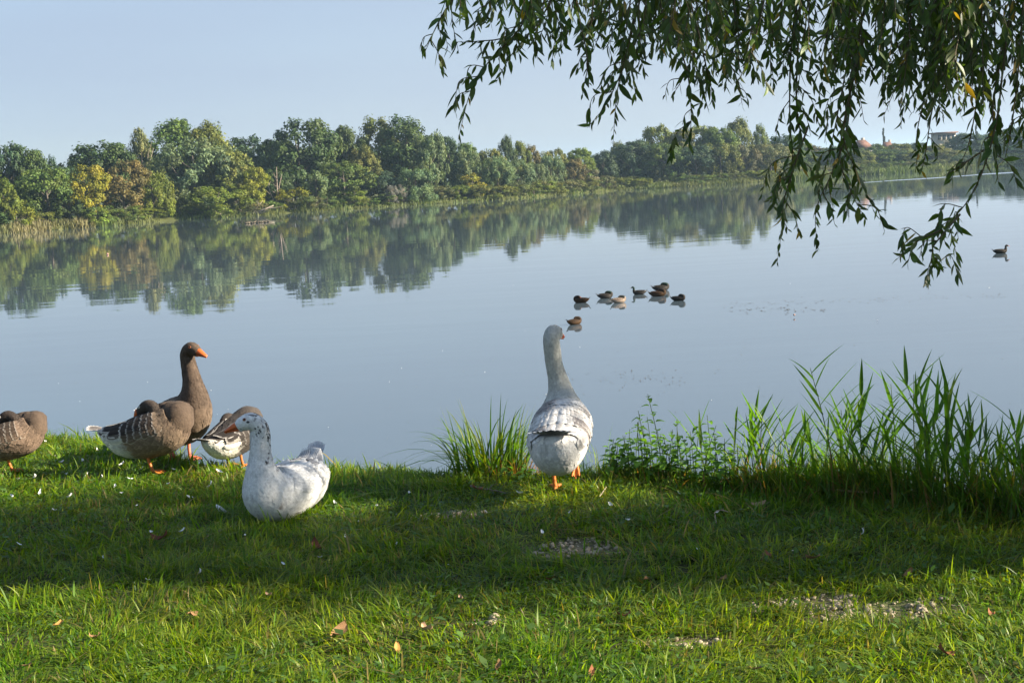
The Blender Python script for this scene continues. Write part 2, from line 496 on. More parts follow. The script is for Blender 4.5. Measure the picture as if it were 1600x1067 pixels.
# ------------------------------------------------------------------ far trees
def crown_mesh(name, seed, nclump, nleaf, kind='round', leaf=0.05, gap=0.0):
    """unit crown: 1 wide, 1 high, standing on z = 0; trunk is separate"""
    r = np.random.default_rng(seed)
    C = []
    for k in range(nclump):
        u = r.random(); a = r.random() * 2 * math.pi
        if kind == 'round':
            z = 0.16 + 0.80 * r.random() ** 0.85
            rad = 0.46 * math.sqrt(max(0.0, 1 - ((z - 0.50) / 0.52) ** 2)) * (0.45 + 0.55 * math.sqrt(u))
            s = r.uniform(0.055, 0.125); fl = 0.85
        elif kind == 'tall':
            z = 0.10 + 0.88 * r.random() ** 0.9
            rad = 0.44 * min(1, (1.05 - z) * 1.7) ** 0.7 * min(1, 0.5 + z * 1.2) * (0.35 + 0.65 * math.sqrt(u))
            s = r.uniform(0.05, 0.115); fl = 1.05
        elif kind == 'willow':
            z = 0.06 + 0.90 * r.random() ** 0.9
            rad = 0.45 * math.sqrt(max(0.02, 1 - ((z - 0.36) / 0.66) ** 2)) * (0.55 + 0.45 * math.sqrt(u))
            s = r.uniform(0.05, 0.105); fl = 1.5
        elif kind == 'bush':
            z = 0.04 + 0.84 * r.random()
            rad = 0.46 * math.sqrt(max(0.02, 1 - (z / 0.98) ** 2)) * (0.5 + 0.5 * math.sqrt(u))
            s = r.uniform(0.09, 0.17); fl = 0.85
        elif kind == 'cypress':
            z = 0.02 + 0.96 * r.random()
            rad = 0.42 * (1 - z) ** 0.55 * min(1, 0.4 + z * 4) * math.sqrt(u)
            s = r.uniform(0.07, 0.13); fl = 0.7
        C.append((rad * math.cos(a), rad * math.sin(a), z, s, fl))
    C = np.array(C)
    lop = r.normal(0, 0.045, (4,))
    C[:, 0] += lop[0] * np.sin(C[:, 2] * 7 + lop[2] * 60); C[:, 1] += lop[1] * np.cos(C[:, 2] * 6)
    pick = r.integers(0, nclump, nleaf)
    c = C[pick]
    d = norm(r.normal(size=(nleaf, 3)))
    rr = r.random(nleaf) ** 0.45
    ext = d * rr[:, None] * c[:, 3:4] * np.stack([np.ones(nleaf), np.ones(nleaf), c[:, 4]], -1)
    P = c[:, :3] + ext
    P[:, 2] = np.clip(P[:, 2], 0.0, None)
    # leaf spray: a small bent diamond
    nrm = norm(d * 0.7 + norm(P - np.array([0, 0, 0.4])) * 0.5 + r.normal(0, 0.45, (nleaf, 3)) + np.array([0, 0, 0.25]))
    ax = norm(np.cross(nrm, r.normal(size=(nleaf, 3))))
    if kind in ('willow',):
        ax = norm(ax + np.array([0, 0, -1.2])); nrm = norm(nrm - ax * (nrm * ax).sum(1, keepdims=True))
    if kind == 'cypress':
        ax = norm(ax * 0.5 + np.array([0, 0, 1.2])); nrm = norm(nrm - ax * (nrm * ax).sum(1, keepdims=True))
    bx = np.cross(nrm, ax)
    L = leaf * r.uniform(0.6, 1.35, (nleaf, 1)); W = L * r.uniform(0.45, 0.75, (nleaf, 1))
    if kind == 'willow': W = L * r.uniform(0.3, 0.5, (nleaf, 1))
    V = np.stack([P - ax * L * 0.5, P + bx * W * 0.5 + nrm * L * 0.08, P + ax * L * 0.5, P - bx * W * 0.5 + nrm * L * 0.08], 1).reshape(-1, 3)
    Q = np.arange(nleaf * 4).reshape(-1, 4)
    clump_tone = r.uniform(0.72, 1.3, nclump)[pick]
    t = clump_tone * r.uniform(0.75, 1.25, nleaf)
    warm = (r.random(nclump)[pick] - 0.5) * 0.30 + r.normal(0, 0.05, nleaf)
    col = np.stack([t * (1 + warm), t * (1 + 0.25 * warm), t * (1 - 0.6 * warm)], -1)
    return mk_mesh(name, V, Q, col=np.repeat(col, 4, 0), mats=(M_crown,)), C

def trunk_mesh(name, seed, C, kind='round'):
    """unit trunk with limbs reaching into the clumps"""
    r = np.random.default_rng(seed)
    g = Geo()
    top = 0.80
    zz = np.linspace(-0.02, top, 9)
    bend = r.normal(0, 0.02, 2)
    P = np.stack([bend[0] * np.sin(zz * 5), bend[1] * np.sin(zz * 4), zz], -1)
    R = 0.022 * (1 - zz / (top + 0.12)) + 0.003
    R[0] *= 1.5
    g.add(*tube(P, R, 7))
    for k in r.choice(len(C), min(14, len(C)), replace=False):
        c = C[k, :3]
        zs = min(max(0.12, c[2] - 0.25), top - 0.05) * r.uniform(0.7, 1.0)
        s = np.array([np.interp(zs, zz, P[:, 0]), np.interp(zs, zz, P[:, 1]), zs])
        mid = (s + c) / 2 + np.array([0, 0, -0.03]) + r.normal(0, 0.015, 3)
        pts = catmull([s, mid, c], 3)
        g.add(*tube(pts, np.linspace(0.009, 0.002, len(pts)), 4))
    return g.mesh(name, M_far_bark, True)

TREES = {}
def variants(kind, n, nclump, nleaf, leaf):
    for k in range(n):
        me, C = crown_mesh('crown_' + kind, 100 * k + len(kind) * 7 + 3, nclump, nleaf, kind, leaf)
        TREES.setdefault(kind, []).append((me, trunk_mesh('trunk_' + kind, k + 50, C, kind)))
variants('round', 4, 95, 10000, 0.040)
variants('tall', 4, 95, 10000, 0.034)
variants('willow', 3, 95, 10000, 0.046)
variants('bush', 4, 26, 2200, 0.062)
variants('cypress', 1, 40, 2400, 0.05)

G_D = (0.052, 0.086, 0.022)      # dark green
G_M = (0.088, 0.132, 0.026)      # mid green
G_O = (0.122, 0.146, 0.030)      # olive
G_S = (0.120, 0.165, 0.070)      # silver willow
G_Y = (0.19, 0.185, 0.014)       # golden
G_L = (0.125, 0.165, 0.018)      # yellow green
G_B = (0.125, 0.112, 0.034)      # rusty brown
G_P = (0.135, 0.150, 0.055)       # pale olive
G_K = (0.120, 0.115, 0.060)       # pinkish brown
G_T = (0.046, 0.082, 0.036)      # bluish green
trng = random.Random(4)
def far_tree(px, top, w, off, kind, colour, label, group=None, cat='tree', name='tree', squash=1.0, depth=1.0):
    Y = shore_at(px) + off
    p = at_depth(px, top, Y)
    base_z = float(far_z(p.x, Y)) - 0.05
    h = (p.z - base_z) * (0.96 if kind != 'cypress' else 1.02)
    wid = w * Y / FPX * 1.25
    me, tr = trng.choice(TREES[kind])
    t = thing(name, label, cat, (p.x, Y, base_z), trng.uniform(0, 6.28), group, (wid, wid * depth, h))
    c = link('crown' if cat == 'tree' else 'foliage', me, t)
    c.color = (*[v * trng.uniform(0.92, 1.08) for v in colour], 1)
    if cat == 'tree': link('trunk', tr, t)
    else: link('stems', tr, t)
    return t

FAR_TREES = [
 # px, top, width, metres behind the waterline, kind, colour, label
 (-95, 232, 90, 12, 'round', G_D, None), (-45, 226, 80, 18, 'tall', G_M, None), (-160, 222, 110, 14, 'round', G_O, None), (-225, 228, 100, 16, 'round', G_D, None),
 (8, 220, 62, 24, 'round', G_T, 'bluish green tree at the left frame edge, standing behind the lime coloured one'),
 (40, 229, 64, 22, 'round', G_D, 'dark dome-crowned tree rising behind the front row at far left'),
 (80, 240, 26, 24, 'tall', G_T, 'small narrow tree top peeking out left of the golden tree'),
 (98, 258, 62, 18, 'round', G_T, 'low bluish tree directly behind the golden tree'),
 (2, 276, 40, 7, 'round', G_L, 'lime green tree cut by the left frame edge'),
 (22, 300, 46, 5, 'bush', G_L, 'yellowish low tree at the left edge above the pale reeds'),
 (68, 259, 84, 8, 'round', G_M, 'broad mid green tree left of the golden tree'),
 (128, 256, 68, 6, 'round', G_Y, 'golden yellow tree near the left end of the far shore'),
 (105, 300, 44, 4.5, 'round', G_D, 'dark shady tree below the left side of the golden tree'),
 (158, 219, 100, 22, 'round', G_D, 'dark round tree rising behind the rusty brown tree'),
 (188, 248, 70, 9, 'round', G_B, 'rusty brown tree right of the golden tree'),
 (216, 198, 46, 17, 'tall', G_P, 'thin pale tree with a bare whitish trunk left of the tall green pair'),
 (266, 184, 112, 16, 'tall', G_M, 'tall dark green poplar like tree, left of the highest pair on the left shore'),
 (318, 189, 96, 15, 'tall', G_O, 'tall olive tree, right of the highest pair on the left shore'),
 (236, 268, 56, 4, 'willow', G_L, 'yellowish weeping willow hanging down to the water on the left shore'),
 (298, 216, 124, 8, 'willow', G_S, 'broad pale green willow in front of the tall pair on the left shore'),
 (352, 232, 78, 9, 'round', G_O, 'pale olive tree leaning out right of the broad willow'),
 (391, 260, 46, 6, 'round', G_Y, 'yellow autumn tree ending the left grove at the dark gap'),
 (340, 290, 100, 4, 'willow', G_L, 'low yellow green willow at the water under the pale olive tree'),
 (262, 292, 46, 5, 'willow', G_P, 'low pale willow beside a dark gap under the tall pair'),
 (388, 209, 84, 26, 'round', G_T, 'dark bluish tree in the recess behind the yellow tree'),
 (428, 214, 62, 22, 'round', G_D, 'dark green tree left of the tall broad tree of the middle grove'),
 (462, 183, 108, 14, 'round', G_D, 'tall broad dark tree at the left end of the middle grove'),
 (520, 200, 60, 18, 'round', G_M, 'mid green tree between the broad dark one and the olive one'),
 (540, 194, 64, 16, 'tall', G_D, 'dark narrow tree in the middle of the middle grove'),
 (588, 181, 84, 16, 'tall', G_O, 'light olive tall tree left of the highest tree of the middle grove'),
 (632, 177, 108, 13, 'tall', G_D, 'highest tree of the middle grove, dark with a silvery right side'),
 (668, 205, 64, 9, 'willow', G_S, 'silver willow catching the sun right of the highest tree'),
 (648, 262, 62, 4, 'willow', G_S, 'low silver willow touching the water under the highest tree'),
 (566, 224, 60, 10, 'tall', G_O, 'tree with a yellow tinged top in front of the light olive tall tree'),
 (535, 250, 74, 7, 'round', G_M, 'rounded mid green tree in front of the middle grove'),
 (590, 265, 60, 7, 'round', G_T, 'dark low tree left of the whitish dead shrub'),
 (460, 268, 32, 8, 'bush', G_S, 'small silvery tree at the foot of the broad dark tree'),
 (492, 262, 38, 7, 'bush', G_S, 'small silvery tree beside the yellow olive waterside tree'),
 (430, 262, 40, 10, 'round', G_D, 'small dark tree in the recess beside the bare stems'),
 (456, 289, 50, 2.5, 'bush', G_Y, 'small yellow olive tree at the waterside right of the driftwood'),
 (700, 212, 58, 12, 'tall', G_T, 'grey green tree right of the silver willow'),
 (727, 234, 46, 10, 'willow', G_S, 'small greyish willow above the yellow bush'),
 (762, 232, 46, 16, 'round', G_O, 'pale tree top left of the dark twin tops'),
 (789, 211, 38, 18, 'tall', G_D, 'dark slim tree, highest in the low central row'),
 (813, 219, 36, 18, 'tall', G_O, 'olive slim tree right beside the highest of the low central row'),
 (829, 226, 38, 17, 'tall', G_B, 'brownish tree top in the low central row'),
 (846, 236, 34, 16, 'round', G_O, 'rounded small tree at the right end of the brownish tops'),
 (776, 244, 50, 8, 'willow', G_S, 'silvery willow behind the left end of the bush row'),
 (808, 247, 44, 7, 'round', G_S, 'pale rounded willow in the middle of the low central row'),
 (838, 254, 36, 7, 'willow', G_S, 'small pale willow in the middle of the low central row'),
 (860, 241, 40, 8, 'willow', G_S, 'grey willow left of the ochre tree'),
 (870, 230, 30, 14, 'round', G_O, 'olive tree top above the grey willow'),
 (906, 230, 42, 14, 'round', G_L, 'fresh green tree above the ochre tree'),
 (895, 247, 34, 8, 'round', G_B, 'ochre brown tree in the low central row'),
 (919, 257, 32, 7, 'bush', G_K, 'pinkish grey small tree right of the ochre tree'),
 (940, 234, 42, 10, 'round', G_T, 'grey green tree right of the gap with the faint hill'),
 (964, 220, 34, 16, 'tall', G_P, 'thin pale tree behind the dark blue green one'),
 (987, 217, 60, 10, 'round', G_T, 'dark blue green tree left of the large rounded grove'),
 (1030, 192, 52, 16, 'round', G_O, 'left tree of the large rounded grove, behind the small pale one'),
 (1062, 199, 62, 14, 'round', G_O, 'large tree in the rounded grove behind the dangling twig'),
 (1094, 193, 58, 16, 'round', G_O, 'large tree in the middle of the rounded grove'),
 (1122, 196, 56, 13, 'round', G_M, 'mid green tree right of the centre of the rounded grove'),
 (1152, 183, 58, 15, 'tall', G_O, 'tallest tree of the large rounded grove'),
 (1040, 222, 60, 8, 'round', G_M, 'lower front tree at the left of the rounded grove'),
 (1085, 225, 64, 8, 'round', G_T, 'lower dark tree in the front of the rounded grove'),
 (1125, 222, 60, 8, 'willow', G_O, 'lower olive willow in the front of the rounded grove'),
 (1187, 193, 32, 15, 'tall', G_O, 'narrow tree standing apart right of the rounded grove'),
 (1202, 222, 58, 9, 'round', G_P, 'ochre olive tree at the right end of the rounded grove'),
 (1165, 224, 40, 8, 'round', G_K, 'brownish tree in the front of the rounded grove'),
 (1030, 246, 24, 6, 'bush', G_P, 'small pale tree standing alone before the rounded grove'),
 (1224, 209, 50, 40, 'round', G_T, 'hazy blue tree behind the left hanging willow branch'),
 (1250, 222, 46, 46, 'round', G_O, None), (1275, 226, 46, 40, 'round', G_K, None), (1300, 228, 44, 44, 'round', G_M, None),
 (1328, 225, 34, 60, 'tall', G_T, 'dark hazy tree left of the red roofed house'),
 (1362, 224, 40, 36, 'round', G_M, 'hazy green tree right of the red roof'),
 (1340, 234, 46, 22, 'round', G_O, 'hazy olive tree below the red roof'),
 (1400, 223, 44, 40, 'round', G_O, 'hazy olive tree right of the lone cypress'),
 (1378, 236, 40, 22, 'round', G_M, 'low hazy tree below the lone cypress'),
 (1428, 222, 46, 44, 'round', G_T, 'blue hazy tree between the two hanging branches'),
 (1412, 236, 46, 22, 'round', G_O, 'low olive tree over the pale reeds on the right'),
 (1456, 226, 50, 30, 'round', G_O, 'hazy tree in front of the pale block house'),
 (1492, 214, 44, 60, 'tall', G_T, None), (1514, 206, 50, 50, 'round', G_T, None), (1542, 209, 52, 46, 'round', G_T, None), (1570, 200, 58, 48, 'round', G_T, None), (1602, 196, 66, 46, 'round', G_T, None),
 (1520, 228, 60, 22, 'round', G_T, None), (1562, 226, 60, 20, 'round', G_T, None), (1600, 224, 60, 18, 'round', G_T, None), (1480, 234, 56, 20, 'round', G_O, None),
 (1650, 200, 80, 40, 'round', G_T, None), (1700, 205, 80, 36, 'round', G_T, None), (1760, 200, 90, 36, 'round', G_O, None), (1830, 200, 90, 36, 'round', G_T, None),
]
HAZY = 'trees in the blue haze behind the hanging willow branches'
for px, top, w, off, kind, colour, label in FAR_TREES:
    if label is None:
        if px < 0: far_tree(px, top, w, off, kind, colour, 'tree beyond the left edge of the lake shore', 'trees beyond the left edge')
        else: far_tree(px, top, w, off, kind, colour, 'hazy blue green tree on the far right shore behind the hanging willow foliage', HAZY)
    else: far_tree(px, top, w, off, kind, colour, label)
# a darker back row that closes the grove behind the trees above
back = random.Random(9)
BACK = ((-620, -240, 236, 14), (-240, 430, 235, 20), (400, 740, 222, 18), (740, 1010, 250, 8), (1000, 1220, 225, 14), (1210, 1700, 232, 8))
for x0, x1, top, var in BACK:
    px = x0
    while px < x1:
        far_tree(px, top + back.uniform(-2, var) + (26 if px < 110 else 0), back.uniform(50, 74), back.uniform(24, 34), 'round', back.choice((G_D, G_T, G_M)),
                 *(('dim tree of the back row, half hidden by the trees in front', 'half hidden back row of shore trees') if px > -30 else ('tree beyond the left edge of the lake shore', 'trees beyond the left edge')))
        px += back.uniform(26, 36)

# cypresses and houses on the right
far_tree(1380, 203, 9, 70, 'cypress', (0.03, 0.045, 0.028), 'lone dark cypress pointing above the tree line', name='cypress_tree')
far_tree(1322, 202, 9, 75, 'cypress', (0.03, 0.045, 0.028), 'dark cypress left of the red roof, half behind the willow twigs', name='cypress_tree')
far_tree(1525, 196, 9, 80, 'cypress', (0.03, 0.045, 0.028), 'dark cypress at the right behind the last hanging branch', name='cypress_tree')

M_plaster = plain_mat('plaster', (0.36, 0.32, 0.27), 0.9, 0.2, 0.1, 0.6)
M_roof = plain_mat('roof_tiles', (0.15, 0.085, 0.066), 0.85, 0.2, 0.2, 2.0)
M_pane = plain_mat('window_pane', (0.04, 0.05, 0.06), 0.15, 0.5, 0.1)
def box(x0, x1, y0, y1, z0, z1):
    V = [(x, y, z) for x in (x0, x1) for y in (y0, y1) for z in (z0, z1)]
    return V, [(0, 1, 3, 2), (4, 6, 7, 5), (0, 4, 5, 1), (2, 3, 7, 6), (0, 2, 6, 4), (1, 5, 7, 3)]
def house(px, top, w, off, label, hip=True, wall=(0.34, 0.30, 0.25), rz=0.25, floors=2):
    Y = shore_at(px) + off
    p = at_depth(px, top, Y)
    bz = float(far_z(p.x, Y)) - 0.3
    W = w * Y / FPX; H = p.z - bz; D = W * 0.8
    t = thing('house', label, 'house', (p.x, Y, bz), rz)
    rh = 1.8 if hip else 0.35
    obj('wall', *box(-W / 2, W / 2, -D / 2, D / 2, 0, H - rh), mat=plain_mat('house_plaster', wall, 0.9, 0.2, 0.1, 0.6), parent=t)
    a, b = W / 2 + 0.5, D / 2 + 0.5
    z = H - rh + 0.004
    if hip:
        V = [(-a, -b, z), (a, -b, z), (a, b, z), (-a, b, z), (-a * 0.45, 0, H), (a * 0.45, 0, H)]
        roof = obj('roof', V, [(0, 1, 5, 4), (2, 3, 4, 5), (0, 3, 2, 1)], [(1, 2, 5), (3, 0, 4)], mat=M_roof, parent=t)
        obj('chimney', *box(a * 0.2, a * 0.2 + 0.6, 0.4, 1.0, H - 0.9, H + 0.5), mat=M_plaster, parent=roof)
    else:
        obj('roof', *box(-a, a, -b, b, z, H), mat=M_roof, parent=t)
    for f in range(floors):
        zc = (H - rh) * (f + 0.6) / floors
        for k in range(4):
            xc = -W / 2 + W * (k + 0.5) / 4
            wf = obj('window', *box(xc - 0.62, xc + 0.62, -D / 2 - 0.06, -D / 2 + 0.1, zc - 0.75, zc + 0.75), mat=M_plaster, parent=t)
            obj('pane', *box(xc - 0.48, xc + 0.48, -D / 2 - 0.075, -D / 2 + 0.05, zc - 0.6, zc + 0.6), mat=M_pane, parent=wf)
house(1346, 219, 22, 62, 'house with a red hipped roof above the hazy trees')
house(1386, 222, 16, 66, 'small terracotta house beside the lone cypress', wall=(0.5, 0.36, 0.26), rz=-0.2)
house(1474, 207, 30, 90, 'pale flat roofed block of houses behind the right hanging branch', hip=False, wall=(0.36, 0.33, 0.27), rz=0.1, floors=3)

# bushes along the waterline
brng = random.Random(21)
ORD = 'first second third fourth fifth sixth seventh eighth ninth tenth eleventh twelfth thirteenth fourteenth fifteenth sixteenth seventeenth eighteenth nineteenth twentieth'.split()
ORD += ['twenty-' + q for q in ORD[:9]] + ['thirtieth'] + ['thirty-' + q for q in ORD[:9]]
def bush_row(x0, x1, step, top0, top1, colours, label, group, off=(1.5, 5.0), w=(26, 42), jit=4):
    px = x0; m = 0
    while px < x1:
        k = (px - x0) / (x1 - x0); m += 1
        far_tree(px, top0 + (top1 - top0) * k + brng.uniform(-jit, jit), brng.uniform(*w), brng.uniform(*off), 'bush', brng.choice(colours), label.replace('@', ORD[m - 1]), group, 'bush', 'shore_bush')
        px += brng.uniform(*step)
bush_row(690, 1010, (9, 15), 291, 272, (G_M, G_O, G_O, G_P, G_L), 'low rounded bush, @ from the left in the row along the central far waterline', 'bushes along the middle of the far waterline')
bush_row(1000, 1215, (10, 16), 274, 264, (G_L, G_M, G_O), 'low green bush, @ from the left in the strip below the rounded grove', 'bushes in the strip below the rounded grove', (3, 9), (26, 40), 3)
bush_row(150, 330, (12, 20), 322, 318, (G_M, G_L, G_L, G_M), 'low green bush, @ from the left at the water under the left grove', 'bushes at the water under the left grove', (1.5, 4), (28, 44), 5)
bush_row(400, 620, (13, 22), 312, 302, (G_D, G_M, G_M, G_P), 'low bush, @ from the left at the water under the middle grove', 'bushes at the water under the middle grove', (1.5, 4), (26, 42), 5)
bush_row(1225, 1500, (11, 18), 257, 248, (G_O, G_P, G_M), 'low hazy bush, @ from the left in the right part of the far waterline', 'hazy bushes on the right far waterline', (5, 12), (24, 40), 3)
bush_row(-520, -240, (30, 44), 338, 333, (G_M, G_D, G_O), 'low bush behind the pale reeds at the left end of the shore', 'bushes behind the pale reeds at left', (4, 8), (44, 60), 6)
bush_row(-240, 110, (18, 28), 332, 326, (G_M, G_D, G_O), 'low bush behind the pale reeds at the left end of the shore', 'bushes behind the pale reeds at left', (5, 9), (34, 52), 6)
bush_row(1500, 1800, (16, 24), 240, 232, (G_T, G_D), 'low blue green bush on the far right waterline', 'blue green bushes on the far right waterline', (2, 6), (34, 52), 3)
far_tree(146, 321, 40, 2, 'bush', G_L, 'bright yellow green bush leaning over the water below the golden tree', cat='bush', name='shore_bush')
far_tree(553, 292, 36, 2, 'bush', G_L, 'yellow green bush at the water in front of the middle grove', cat='bush', name='shore_bush')
far_tree(617, 289, 34, 2.5, 'willow', (0.20, 0.20, 0.17), 'whitish dead looking shrub at the water under the highest tree', cat='bush', name='shore_bush')
far_tree(737, 267, 40, 5, 'bush', G_Y, 'yellow bush left above the central bush row', cat='bush', name='shore_bush')

# reed fringe along the far waterline
def shore_reeds():
    r = np.random.default_rng(8)
    n = 20000
    px = r.uniform(-260, 1800, n)
    keep = r.random(n) < np.where(px < 150, 1.0, np.where(px < 330, 0.55, np.where(px < 700, 0.45, np.where(px < 960, 0.25, 1.0))))
    px = px[keep]; n = len(px)
    xs = np.interp(px, [q[0] for q in SHORE_PX], SHORE[:, 0])
    Y0 = np.interp(px, [q[0] for q in SHORE_PX], SHORE[:, 1])
    off = r.random(n) ** 1.3 * 4.5 - 0.8
    x = xs * (1 + off / Y0); y = Y0 + off
    z = far_z(x, y)
    h = r.uniform(0.3, 0.85, n) * np.where(px < 150, 1.2, np.where(px > 1200, 1.5, 1.0)) * (0.6 + 0.8 * vnoise(px * 0.05, px * 0, 4))
    a = r.uniform(0, 6.28, n); w = r.uniform(0.05, 0.13, n)
    dx = np.cos(a) * w; dy = np.sin(a) * w
    lx = r.normal(0, 0.25, n) * h; ly = r.normal(0, 0.25, n) * h
    V = np.stack([np.stack([x - dx, y - dy, z], -1), np.stack([x + dx, y + dy, z], -1),
                  np.stack([x + dx * 0.6 + lx * 0.5, y + dy * 0.6 + ly * 0.5, z + h * 0.6], -1), np.stack([x + lx, y + ly, z + h], -1)], 1)
    base = np.array([0.11, 0.125, 0.040]); pale = np.array([0.20, 0.175, 0.085]); green = np.array([0.085, 0.13, 0.03])
    k = np.clip(vnoise(px * 0.03, px * 0 + 9, 3) * 1.4 - 0.2 + r.normal(0, 0.2, n), 0, 1)[:, None]
    C = np.where(px[:, None] < 150, base * (1 - k) + pale * k, green * (1 - k) + base * k) * r.uniform(0.7, 1.25, (n, 1))
    tag(obj('shore_reeds', V.reshape(-1, 3), np.arange(n * 4).reshape(-1, 4), mat=M_shore, col=np.repeat(C, 4, 0)), 'pale reeds and rank grass fringing the far waterline', 'reeds', kind='stuff')
shore_reeds()

# bare dead stems and driftwood in the recess
def dead_wood(name, label, cat, px, py, off, branches, seed):
    Y = shore_at(px) + off
    p = at_depth(px, py, Y)
    r = np.random.default_rng(seed)
    t = thing(name, label, cat, (p.x, Y, max(0.0, float(far_z(p.x, Y)))))
    for k, (dx, dy, dz, rad, ln) in enumerate(branches):
        d = norm(np.array([dx, dy, dz])) * ln
        mid = d * 0.5 + r.normal(0, 0.07, 3) * ln
        pts = catmull([np.zeros(3) - d * 0.02, mid, d], 4)
        g = Geo(); g.add(*tube(pts, np.linspace(rad, rad * 0.35, len(pts)), 6))
        for j in (3, 5, 6):
            if j < len(pts):
                q = pts[j] + (norm(d) + r.normal(0, 0.6, 3)) * ln * 0.22
                g.add(*tube(np.array([pts[j], (pts[j] + q) / 2 + r.normal(0, 0.03, 3) * ln, q]), [rad * 0.4, rad * 0.3, rad * 0.12], 5))
        g.build('trunk' if k == 0 else 'limb', M_deadwood, t, True)
M_deadwood = plain_mat('dead_wood', (0.30, 0.25, 0.20), 0.9, 0.2, 0.3, 3.0)
dead_wood('fallen_tree', 'bleached fallen tree with branches lying in the water beside the yellow tree', 'driftwood', 395, 338, 0.8,
          [(1, 0.1, 0.35, 0.16, 3.2), (0.8, -0.3, 0.15, 0.11, 2.6), (0.6, 0.2, 0.7, 0.09, 2.4), (-0.8, 0.2, 0.2, 0.10, 2.0)], 3)
dead_wood('fallen_tree', 'pale fallen trunk jutting out under the yellow green willow', 'driftwood', 345, 325, 2.5,
          [(-1, -0.3, 0.12, 0.13, 3.4), (-0.6, -0.2, 0.4, 0.07, 1.6)], 5)
dead_wood('dead_tree', 'bare grey stems standing in the dark recess right of the yellow tree', 'dead tree', 434, 333, 5,
          [(0.05, 0, 1, 0.13, 6.2), (0.2, 0, 1, 0.09, 5.2), (-0.25, 0.1, 1, 0.08, 4.6)], 7)
dead_wood('dead_tree', 'leafless whitish stems between the thin pale tree and the tall green pair', 'dead tree', 238, 330, 12,
          [(0.1, 0, 1, 0.12, 9.5), (-0.1, 0, 1, 0.10, 9.0), (0.3, 0, 1, 0.08, 7.5)], 8)
dead_wood('stump', 'small pale stump with roots at the waterside under the yellow olive tree', 'stump', 461, 331, 1.0,
          [(0.2, 0, 1, 0.18, 1.3), (-0.9, -0.2, 0.3, 0.10, 1.0), (0.9, -0.2, 0.2, 0.09, 1.0)], 9)
# ------------------------------------------------------------------ birds
class Loft:
    """one continuous skin through oval rings: x, y, z, half width, half height up, half height down, heading of the ring in degrees"""
    def __init__(s, rings, sub=6, nseg=26):
        R = np.array([list(r) + [0.0] * (7 - len(r)) for r in rings], float)
        R[:, 6] = np.radians(R[:, 6])
        D = catmull(R, sub)
        D[:, 3:6] = np.clip(D[:, 3:6], 0.004, None)
        s.D = D; s.n = len(D); s.m = nseg; s.last = len(rings) - 1; s.sub = sub
        C = D[:, :3]
        T = norm(np.gradient(C, axis=0))
        S = np.stack([-np.sin(D[:, 6]), np.cos(D[:, 6]), 0 * D[:, 6]], -1)
        U = norm(np.cross(T, S)); S = np.cross(U, T)
        s.C, s.T, s.S, s.U = C, T, S, U
        th = np.arange(nseg) * 2 * math.pi / nseg
        c, sn = np.cos(th), np.sin(th)
        # fuller than an ellipse at the flanks
        hv = np.where(sn[None] > 0, D[:, 4:5], D[:, 5:6])
        s.P = C[:, None] + S[:, None] * (D[:, 3:4] * c[None])[..., None] + U[:, None] * (hv * sn[None])[..., None]
        gt = np.gradient(s.P, axis=0)
        gth = (np.roll(s.P, -1, 1) - np.roll(s.P, 1, 1))
        nn = np.cross(gth, gt)
        out = s.P - C[:, None]
        s.Nrm = norm(nn * np.sign((nn * out).sum(-1, keepdims=True) + 1e-9))
    def at(s, t, th):
        """t: ring number as written, th: angle (0 = left side, 90 = top, 180 = right side) in degrees"""
        f = np.clip(t * s.sub, 0, s.n - 1.001); i = int(f); a = f - i
        g = (th / 360.0 * s.m) % s.m; j = int(g); b = g - j; k = (j + 1) % s.m
        def bl(G): return (G[i, j] * (1 - a) + G[i + 1, j] * a) * (1 - b) + (G[i, k] * (1 - a) + G[i + 1, k] * a) * b
        return bl(s.P), norm(bl(s.Nrm))
    def verts(s):
        V = s.P.reshape(-1, 3)
        i, j = np.meshgrid(np.arange(s.n - 1), np.arange(s.m), indexing='ij'); k = (j + 1) % s.m
        Q = np.stack([i * s.m + j, i * s.m + k, (i + 1) * s.m + k, (i + 1) * s.m + j], -1).reshape(-1, 4)
        V = np.vstack([V, s.C[0] - s.T[0] * 0.006, s.C[-1] + s.T[-1] * 0.006])
        j = np.arange(s.m); k = (j + 1) % s.m
        T = np.concatenate([np.stack([k, j, np.full(s.m, len(V) - 2)], -1), np.stack([(s.n - 1) * s.m + j, (s.n - 1) * s.m + k, np.full(s.m, len(V) - 1)], -1)])
        t = np.concatenate([np.repeat(np.arange(s.n) / s.sub, s.m), [0, s.last]])
        th = np.concatenate([np.tile(np.arange(s.m) * 360.0 / s.m, s.n), [90, 90]])
        return V, Q, T, t, th

def colour_of(fn, t, th, P, r):
    return np.array([fn(a, b, p, r) for a, b, p in zip(t, th, P)])

def blotch(p, f, seed=0.0):
    return 0.5 + 0.5 * mnoise.noise(Vector((p[0] * f + seed, p[1] * f - seed, p[2] * f + 2 * seed)))

